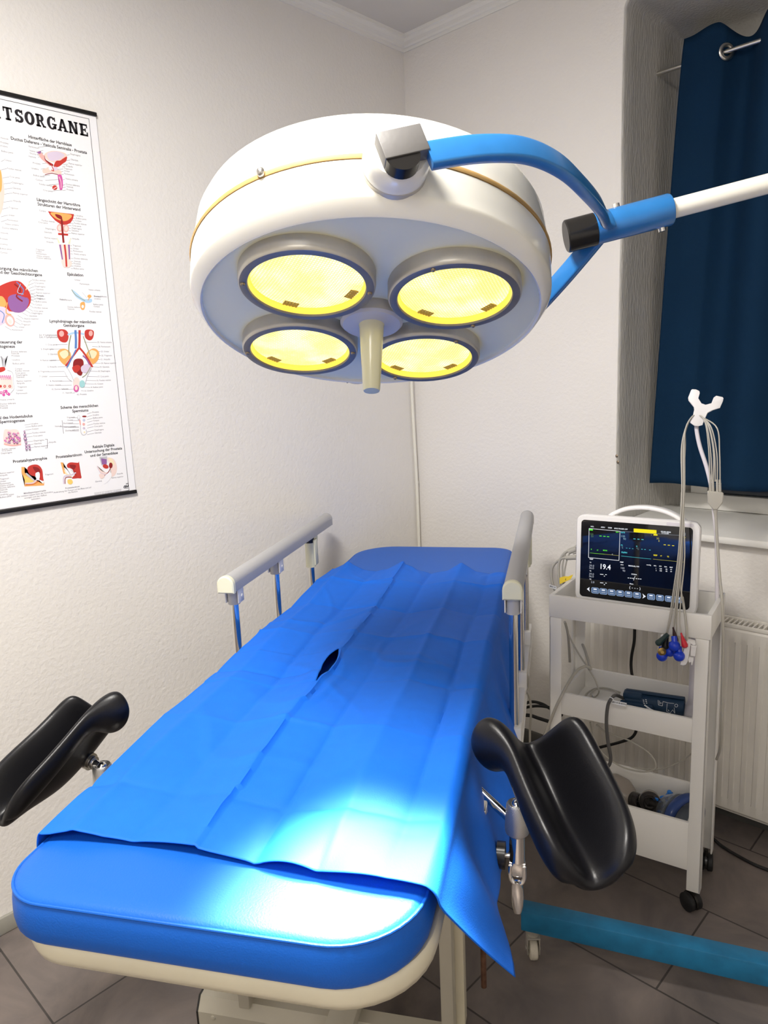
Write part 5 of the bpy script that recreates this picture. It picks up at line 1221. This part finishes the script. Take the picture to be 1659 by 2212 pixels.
def build_spo2():
    Y = -0.545
    t = thing('finger_clip_sensor', onY(1488, 1434, Y), 'white pulse oximeter finger clip hanging at the trolley front beside the red lead clip', 'finger sensor')
    n = Vector((0.4, -0.9, 0)).normalized(); p0 = onY(1488, 1410, Y)
    def pl(ol, th, nm, m, off=0.0):
        P = [on_plane(1380+x/9.217, 1320+y/9.217, p0, n) for x, y in ol]; c_ = sum(P, Vector())/len(P); b = Bld()
        b.rings([[c_+(p-c_)*0.9+n*(off+th) for p in P], [p+n*(off+th*.6) for p in P], [p+n*(off-th*.6) for p in P], [c_+(p-c_)*0.9+n*(off-th) for p in P]]); obj(nm, b, m, t, 40)
    pl([(930, 600), (1000, 585), (1030, 640), (1010, 800), (975, 980), (930, 1060), (870, 1078), (815, 1060), (850, 900)], 0.008, 'lower_jaw', M_monwhite)
    pl([(960, 570), (1060, 590), (1125, 610), (1135, 660), (1090, 680), (1050, 650), (1000, 620)], 0.007, 'hinge', M_monwhite, -0.004)
    pl([(1030, 665), (1148, 680), (1118, 880), (1020, 870)], 0.0065, 'upper_jaw', M_monwhite, 0.004)
    pl([(975, 940), (1000, 890), (1060, 905), (1085, 900), (1090, 960), (1060, 1070), (1040, 1060), (1040, 1000), (990, 1010)], 0.006, 'spring_arm', M_monwhite, 0.0)
    b = Bld(); b.tube(smooth_path([onY(1484, 1390, Y), onY(1483, 1360, Y-.002), onY(1480, 1330, -0.536), onY(1474, 1290, -0.50)], 6), 0.0032, 10)
    b.tube(smooth_path([onY(1474, 1290, -0.50), onY(1470, 1262, -0.478), onY(1474, 1200, -0.46), onY(1475, 1120, -0.448), onY(1478, 1060, -0.44)], 6), 0.0018, 8); obj('sensor_cable', b, M_cable, t)
build_spo2()

# ================================================================== THINGS IN THE MIDDLE TRAY
def TL(x, y, z): return MT @ Vector((x, y, z))
def build_cuff():
    z = 0.525; a = onZ(1352, 1508, z); c_ = onZ(1478, 1527, z); ax = (c_-a).normalized(); L_ = (c_-a).length
    up_ = Vector((0, 0, 1)); sd = up_.cross(ax).normalized(); up_ = ax.cross(sd)
    K = Matrix((sd, up_, ax)).transposed().to_4x4(); K.translation = a
    t = thing('blood_pressure_cuff', a.lerp(c_, .5)+Vector((0, 0, -0.028)), 'rolled navy blood pressure cuff lying in the middle trolley tray', 'blood pressure cuff')
    b = Bld(K); n = 60; rows = []
    for zz in (0, 0.004, L_*0.5, L_-0.004, L_):
        rows.append([((0.010+0.0150*i/n+(0.0 if 0 < zz < L_ else -0.001))*math.cos(4.6*PI*i/n), (0.009+0.0145*i/n)*math.sin(4.6*PI*i/n), zz) for i in range(n+1)])
    b.grid(rows); o = obj('cuff_roll', b, M_navycuff, t, 60); md = o.modifiers.new('thickness', 'SOLIDIFY'); md.thickness = 0.0045; md.offset = 1
    b = Bld(K); b.box((-0.022, 0.004, -0.006), (0.012, 0.026, L_*0.30), 0.007); b.box((-0.031, -0.016, -0.012), (-0.018, 0.004, L_*0.50), 0.005); obj('cuff_flap', b, M_navycuff, t)
    # printed figure, outline only, on the roll
    b = Bld()
    def pen(pts, w=0.5):
        for p, q in zip(pts, pts[1:]):
            P = Vector((p[0], p[1], 0)); Q = Vector((q[0], q[1], 0)); d = (Q-P).normalized(); nn = Vector((-d.y, d.x, 0))*w
            vs = []
            for k in (P-nn, Q-nn, Q+nn, P+nn):
                x = 1160+k.x/3.325; y = 1240+k.y/3.325
                r_ = ray(x, y); o_ = K.inverted() @ CAM; dd = K.to_3x3().inverted() @ r_
                rx, ry = 0.0325, 0.0275
                A_ = (dd.x/rx)**2+(dd.y/ry)**2; B_ = 2*(o_.x*dd.x/rx**2+o_.y*dd.y/ry**2); C_ = (o_.x/rx)**2+(o_.y/ry)**2-1
                D_ = B_*B_-4*A_*C_
                if D_ < 0: return
                s_ = (-B_-math.sqrt(D_))/(2*A_); vs.append(b.bm.verts.new(K @ (o_+dd*s_)))
            b.f(vs)
    circ = [(1000+11*math.cos(k*PI/6), 945+11*math.sin(k*PI/6)) for k in range(13)]
    pen(circ, 1.3); pen([(870, 905), (872, 940), (900, 948), (905, 915), (940, 925), (985, 930)], 1.3); pen([(880, 910), (882, 935)], 1.3); pen([(935, 930), (930, 985), (955, 1000), (975, 975), (990, 1000), (985, 960)], 1.3)
    pen([(885, 925), (895, 927)], 2); pen([(940, 975), (950, 985)], 2)
    pen([(775, 970), (800, 962), (790, 985), (775, 970)], 1.5)
    for (x, y) in ((760, 905), (762, 917), (765, 929), (778, 902), (780, 914), (783, 926)): pen([(x, y), (x+9, y+2)], 2.4)
    if b.bm.faces: obj('cuff_print', b, M_print, t, 0, fix=False)
    b = Bld(); b.tube(smooth_path([K @ Vector((-0.030, 0.002, L_*0.35)), K @ Vector((-0.036, -0.008, L_*0.5)), K @ Vector((-0.030, -0.016, L_*0.72))], 6), 0.003, 8, flat=(1, .5)); obj('cuff_tube', b, M_print, t)
    # hose over the tray edge
    h = [K @ Vector((-0.012, 0.004, -0.005)), onZ(1330, 1502, 0.552), onY(1321, 1509, -0.592), onY(1313, 1525, -0.603), onY(1310, 1560, -0.606), onY(1313, 1600, -0.606), onY(1319, 1635, -0.602), onY(1316, 1652, -0.598), onY(1304, 1664, -0.59)]
    b = Bld(); b.tube(smooth_path(h, 8), 0.0046, 12); obj('air_hose', b, M_cabledk, t)
    b = Bld(); p = onY(1320.5, 1510, -0.595); d = (h[3]-h[2]).normalized(); b.tube([p-d*0.004, p+d*0.004], 0.0054, 14); obj('hose_ring', b, M_print, t)
    # barcode tag
    n_ = Vector((0.45, -0.80, 0.4)).normalized(); p0 = onY(1337, 1522, -0.588)
    f = lambda x, y, l=0: on_plane(1160+x/8.295, 1400+y/8.295, p0, n_)+n_*l
    b = Bld(); b.rings([[f(*q, l) for q in ((1345, 930), (1610, 985), (1595, 1048), (1335, 985))] for l in (-0.0006, 0)]); tg = obj('barcode_tag', b, M_print, t, 0)
    b = Bld(); rn = random.Random(5); x = 1350
    while x < 1590:
        w_ = rn.choice((3, 5, 8)); y0 = 945+(x-1345)*.2; b.f([b.bm.verts.new(f(*q, 0.0003)) for q in ((x, y0), (x+w_, y0+w_*.2), (x+w_-3, y0+w_*.2+30), (x-3, y0+30))]); x += w_+rn.choice((3, 4, 7))
    obj('barcode', b, M_ink, tg, 0, fix=False)
build_cuff()

def cable(pts, r, m, label, cat='cable', n=8, group=None, name='cable'):
    b = Bld(); b.tube(smooth_path(pts, n), r, 10); o = obj(name, b, m); tag(o, label, cat, group); return o
# coiled thin hose in the middle tray
zt = 0.503
cable([onZ(x, y, zt+dz) for x, y, dz in ((1340, 1496, .012), (1310, 1487, .008), (1285, 1488, .004), (1268, 1498, 0), (1266, 1506, 0), (1275, 1508, 0), (1278, 1496, .005), (1295, 1486, .008), (1320, 1489, .01), (1338, 1500, .012))], 0.0026, M_cable, 'thin grey tubing looped in the left end of the middle trolley tray', 'tubing', name='tubing')
cable([onY(1272, 1447, -0.47), onY(1284, 1465, -0.48), onY(1291, 1483, -0.485), onY(1294, 1492, -0.488), onZ(1290, 1502, zt), onZ(1282, 1506, zt), onZ(1276, 1500, zt+.002)], 0.0022, M_cable, 'grey wire running from the cable knot down into the middle tray', name='wire')
# cables under the top tray meeting at a knot
cable([onY(1220, 1345, -0.44), onY(1230, 1375, -0.44), onY(1250, 1412, -0.45), onY(1266, 1436, -0.465), onY(1272, 1446, -0.47)], 0.0024, M_cable, 'thinner of two grey cables dropping from the monitor to the knot', name='cable')
cable([onY(1254, 1382, -0.36), onY(1262, 1400, -0.39), onY(1270, 1425, -0.44), onY(1273, 1438, -0.468), onY(1276, 1445, -0.476), onY(1270, 1441, -0.486), onY(1262, 1440, -0.49), onY(1245, 1450, -0.515), onY(1228, 1475, -0.56), onY(1213, 1503, -0.612), onY(1200, 1530, -0.62), onY(1188, 1560, -0.62), onY(1178, 1585, -0.62), onY(1168, 1615, -0.60)], 0.0042, M_cable, 'thick grey cable passing over the left front leg of the trolley', name='cable')
cable([onY(1220, 1343, -0.42), onY(1226, 1365, -0.40), onY(1229, 1395, -0.39), onY(1231, 1430, -0.385)], 0.0036, M_cable, 'short dark grey cable hanging behind the left trolley leg', name='cable')
# loops between the trays
cable([onY(1275, 1560, -0.45), onY(1282, 1590, -0.44), onY(1300, 1625, -0.43), onY(1340, 1655, -0.42), onY(1385, 1667, -0.42), onY(1412, 1662, -0.42), onY(1416, 1648, -0.42), onY(1400, 1625, -0.42), onY(1360, 1600, -0.43), onY(1310, 1582, -0.44), onY(1288, 1565, -0.45)], 0.0024, M_cable, 'pale grey cable hanging in a loop between the lower trolley trays', name='cable')
cable([onY(1278, 1585, -0.37), onY(1300, 1640, -0.36), onY(1350, 1655, -0.35), onY(1420, 1662, -0.35), onY(1470, 1645, -0.35), onY(1505, 1618, -0.36)], 0.0020, M_cable, 'thin grey cable sagging behind the lower trolley tray towards the right leg', name='cable')
cable([onY(1371, 1355, -0.235), onY(1370, 1385, -0.23), onY(1364, 1420, -0.225), onY(1364, 1450, -0.225), onY(1372, 1490, -0.225), onY(1376, 1560, -0.225), onY(1368, 1590, -0.225), onY(1340, 1603, -0.225), onY(1290, 1616, -0.225), onY(1240, 1632, -0.24)], 0.0046, M_rubber, 'black power cable hanging behind the trolley in front of the radiator', name='power_cable')
# floor cable at the right
cable([onZ(x, y, 0.005) for x, y in ((1480, 1770), (1530, 1803), (1560, 1828), (1600, 1852), (1640, 1872), (1700, 1892), (1800, 1910))], 0.0048, M_rubber, 'black cable lying on the floor right of the trolley', name='power_cable')

# cables plugged in behind the left edge of the monitor
def mon_cables():
    g = 'grey cables at the left of the monitor'
    Y = -0.43
    for pts, r, lb in ((((1246, 1186), (1222, 1193), (1208, 1215), (1207, 1245), (1212, 1272), (1220, 1300)), 0.0042, 'upper thick grey plug cable arching from the left side of the monitor'), (((1246, 1204), (1215, 1206), (1195, 1222), (1191, 1245), (1196, 1268), (1205, 1290)), 0.0040, 'lowest grey cable arching out farthest left of the monitor'), (((1246, 1180), (1225, 1190), (1216, 1215), (1215, 1240), (1218, 1285)), 0.0026, 'thin grey cable between the arching cables at the left of the monitor'), (((1246, 1192), (1230, 1196), (1222, 1220), (1219, 1245), (1222, 1285)), 0.0024, 'thin grey cable closest to the left side of the monitor')):
        b = Bld(); b.tube(smooth_path([onY(x, y, Y) for x, y in pts], 6), r, 10)
        p = onY(pts[0][0], pts[0][1], Y); q = onY(pts[1][0]+8, pts[1][1]-1, Y); b.tube([p, q], r*1.7, 10)
        o = obj('monitor_cable', b, M_cable); tag(o, lb, 'cable', g)
    n = Vector((0.5, -0.8, 0.2)).normalized(); p0 = onY(1216, 1258, Y-0.012)
    b = Bld(); b.rings([[on_plane(x, y, p0, n)+n*l for x, y in ((1209, 1248), (1218, 1245), (1228, 1245), (1238, 1241), (1233, 1251), (1222, 1256), (1209, 1262))] for l in (-.0006, .0006)]); o = obj('cable_tag', b, M_yellow); tag(o, 'yellow tag wrapped on a cable left of the monitor', 'tag')
    b = Bld(); put_text(b, 'C€', on_plane(1221, 1254, p0, n)+n*.001, RT, UP, 0.010, 'L', 0.03); obj('tag_print', b, M_ink, o, 0, fix=False)
    p0 = onY(1195, 1268, Y-0.012)
    f = lambda x, y, l=0: on_plane(x, y, p0, n)+n*l
    b = Bld(); b.rings([[f(*q, l) for q in ((1186, 1262), (1202, 1267), (1202, 1274), (1187, 1269))] for l in (-.0006, 0)]); o = obj('cable_tag', b, M_print); tag(o, 'small white barcode tag on the cable at the trolley corner', 'tag')
    b = Bld(); rn = random.Random(2); x = 1188
    while x < 1201: b.f([b.bm.verts.new(f(*q, .0003)) for q in ((x, 1264+(x-1187)*.28), (x+.7, 1264.2+(x-1187)*.28), (x+.7, 1267.5+(x-1187)*.28), (x, 1267.3+(x-1187)*.28))]); x += rn.choice((1.1, 1.5, 2.1))
    obj('barcode', b, M_ink, o, 0, fix=False)
mon_cables()

# white flared holder at the right rear of the middle tray
def build_stand_foot():
    c_ = TL(-0.062, 0.165, 0.497)
    b = Bld(Matrix.Translation(c_)); b.lathe([(0.0, 0.0), (0.032, 0.0), (0.033, 0.006), (0.024, 0.018), (0.015, 0.03), (0.0125, 0.05), (0.0125, 0.262), (0.0, 0.264)], 28)
    o = obj('flared_tube_holder', b, M_lilac); tag(o, 'white flared tube standing at the right rear of the middle trolley tray', 'holder')
build_stand_foot()

# ================================================================== RESUSCITATION SET IN THE LOWER TRAY
def build_resus():
    zf = 0.130
    ax = TX
    def Kat(c_, d): 
        d = d.normalized(); q = d.to_track_quat('Z', 'Y').to_matrix().to_4x4(); q.translation = c_; return q
    # mask: clear dome with blue cushion, lying on its side facing right
    cm = Vector((1.287, -0.410, 0.208))
    t = thing('resuscitation_mask', cm-Vector((0, 0, 0.078)), 'clear resuscitation mask with blue cushion and hook ring in the lower trolley tray', 'resuscitation mask')
    K = Kat(cm, TX*0.80+TY*-0.45+Vector((0, 0, 0.05))) @ Matrix.Scale(1.28, 4)
    b = Bld(K @ Matrix.Diagonal((1.0, 0.85, 1, 1))); b.lathe([(0.011, -0.070), (0.0115, -0.050), (0.020, -0.044), (0.036, -0.030), (0.046, -0.010), (0.050, 0.006)], 40); o = obj('dome', b, M_clear, t, 60); md = o.modifiers.new('thickness', 'SOLIDIFY'); md.thickness = 0.0015
    b = Bld(K @ Matrix.Diagonal((1.0, 0.85, 1, 1))); n = 48
    b.rings([[((0.049+0.011*math.cos(2*PI*m/12))*math.cos(2*PI*i/n), (0.049+0.011*math.cos(2*PI*m/12))*math.sin(2*PI*i/n), 0.014+0.012*math.sin(2*PI*m/12)) for m in range(12)] for i in list(range(n))+[0]], True, False, False); obj('cushion', b, M_bluecush, t, 60)
    b = Bld(K); b.rings([[((0.017+0.003*math.cos(2*PI*m/8))*math.cos(2*PI*i/32), (0.017+0.003*math.cos(2*PI*m/8))*math.sin(2*PI*i/32), -0.047+0.003*math.sin(2*PI*m/8)) for m in range(8)] for i in list(range(32))+[0]], True, False, False)
    for k in range(4):
        a = PI/4+k*PI/2; p = Vector((0.018*math.cos(a), 0.018*math.sin(a), -0.047)); q = Vector((0.032*math.cos(a), 0.032*math.sin(a), -0.045)); b.tube([p, q], 0.0032, 8); b.sphere(q, 0.0052, seg=10); b.tube([q, q+Vector((0, 0, 0.008))], 0.003, 8)
    obj('hook_ring', b, M_hook, t)
    # patient valve
    cv = Vector((1.207, -0.418, 0.218))
    t2 = thing('patient_valve', cv-Vector((0, 0, 0.088)), 'smoky grey patient valve pointing at the viewer left of the clear mask', 'valve')
    K = Kat(cv, Vector((0.35, -0.85, 0.25)))
    b = Bld(K); b.lathe([(0.020, -0.04), (0.027, -0.02), (0.029, 0.0), (0.029, 0.010), (0.025, 0.014), (0.021, 0.016), (0.021, 0.028), (0.018, 0.028), (0.017, 0.012), (0.013, 0.010), (0.012, 0.0), (0.0, 0.0)], 36); vb = obj('valve_body', b, M_smoke, t2, 40)
    b = Bld(); b.tube([cv, cv.lerp(Vector((1.287, -0.410, 0.208)), 0.42)], 0.0125, 18); obj('outlet_port', b, M_smoke, t2)
    b = Bld(); b.tube([cv-Vector((0, 0, .02)), cv-Vector((0, 0, .088))], 0.013, 16); obj('lower_port', b, M_smoke, t2)
    b = Bld(K); b.rings([[((0.0285+0.002*math.cos(2*PI*m/8))*math.cos(2*PI*i/32), (0.0285+0.002*math.cos(2*PI*m/8))*math.sin(2*PI*i/32), 0.002*math.sin(2*PI*m/8)) for m in range(8)] for i in list(range(32))+[0]], True, False, False); obj('rim', b, M_bag, t2)
    # resuscitation bag end
    cb = Vector((1.150, -0.412, 0.200))
    t3 = thing('resuscitation_bag', cb-Vector((0, 0, 0.07)), 'beige resuscitation bag with dark grey neck at the left of the lower trolley tray', 'resuscitation bag')
    K = Kat(cb, TX*0.85+TY*-0.42+Vector((0, 0, 0.18)))
    b = Bld(K); b.lathe([(0.0, -0.135), (0.025, -0.130), (0.046, -0.105), (0.054, -0.07), (0.050, -0.035), (0.036, -0.012), (0.024, 0.0), (0.022, 0.006)], 36); obj('bag', b, M_bag, t3, 60)
    b = Bld(K); b.lathe([(0.022, 0.004), (0.0235, 0.010), (0.0225, 0.032), (0.019, 0.034), (0.016, 0.030), (0.015, 0.012), (0.0, 0.010)], 32); nk = obj('neck', b, M_smoke, t3, 40)
    b = Bld(K)
    for k in range(8):
        a = k*PI/4; b.tube([(0.018*math.cos(a), 0.018*math.sin(a), 0.030), (0.006*math.cos(a), 0.006*math.sin(a), 0.016)], 0.0015, 6)
    obj('neck_vane', b, M_black, nk)
    # small white box beside the mask
    b = Bld(MT); b.box((-0.062, 0.025, zf), (-0.043, 0.06, zf+0.075), 0.003); o = obj('small_box', b, M_monwhite); tag(o, 'small white box wedged right of the mask in the lower trolley tray', 'box')
build_resus()

# ================================================================== BETWEEN BED AND TROLLEY
def build_gap():
    Y = -0.12
    g = 'black cables behind the examination table'
    cable([onY(1110, 1535, -0.16), onY(1128, 1522, -0.14), onY(1150, 1516, Y), (onY(1172, 1521, Y)), onY(1192, 1533, Y), onY(1215, 1545, Y)], 0.0055, M_rubber, 'upper of two black cables arching between examination table and trolley', name='power_cable', group=g)
    cable([onY(1110, 1540, -0.16), onY(1130, 1530, -0.13), onY(1160, 1525, -0.13), onY(1190, 1529, -0.13), onY(1215, 1538, -0.13)], 0.0052, M_rubber, 'lower of two black cables arching between examination table and trolley', name='power_cable', group=g)
    cable([onY(1105, 1548, -0.2), onY(1140, 1545, -0.18), onY(1165, 1552, -0.18), onY(1195, 1562, -0.18), onY(1220, 1574, -0.18)], 0.0065, M_rubber, 'thickest black cable near the floor between examination table and trolley', name='power_cable', group=g)
    # grey cables hanging from the table's side channel
    cable([bed(0.662, 1.30, 0.55), onY(1138, 1457, -0.60), onY(1144, 1478, -0.62), onY(1138, 1494, -0.64), onY(1131, 1502, -0.66)], 0.0026, M_cable, 'grey wire loop on the upper side channel of the examination table', name='wire')
    cable([onY(1130, 1490, -0.66), onY(1138, 1495, -0.65), onY(1145, 1512, -0.62), onY(1147, 1540, -0.60), onY(1145, 1570, -0.58), onY(1145, 1610, -0.56), onY(1146, 1650, -0.55)], 0.0034, M_cable, 'grey cable hanging down past the side channel of the examination table', name='cable')
    b = Bld(); c_ = onZ(1126, 1592, 0.0); b.box((0.80, -0.30, 0.0), (0.90, -0.20, 0.15), 0.002); 
    P = onY(1130, 1590, -0.2)
    o = obj('cardboard_box', b, M_card); tag(o, 'small brown cardboard box on the floor behind the examination table', 'box')
build_gap()
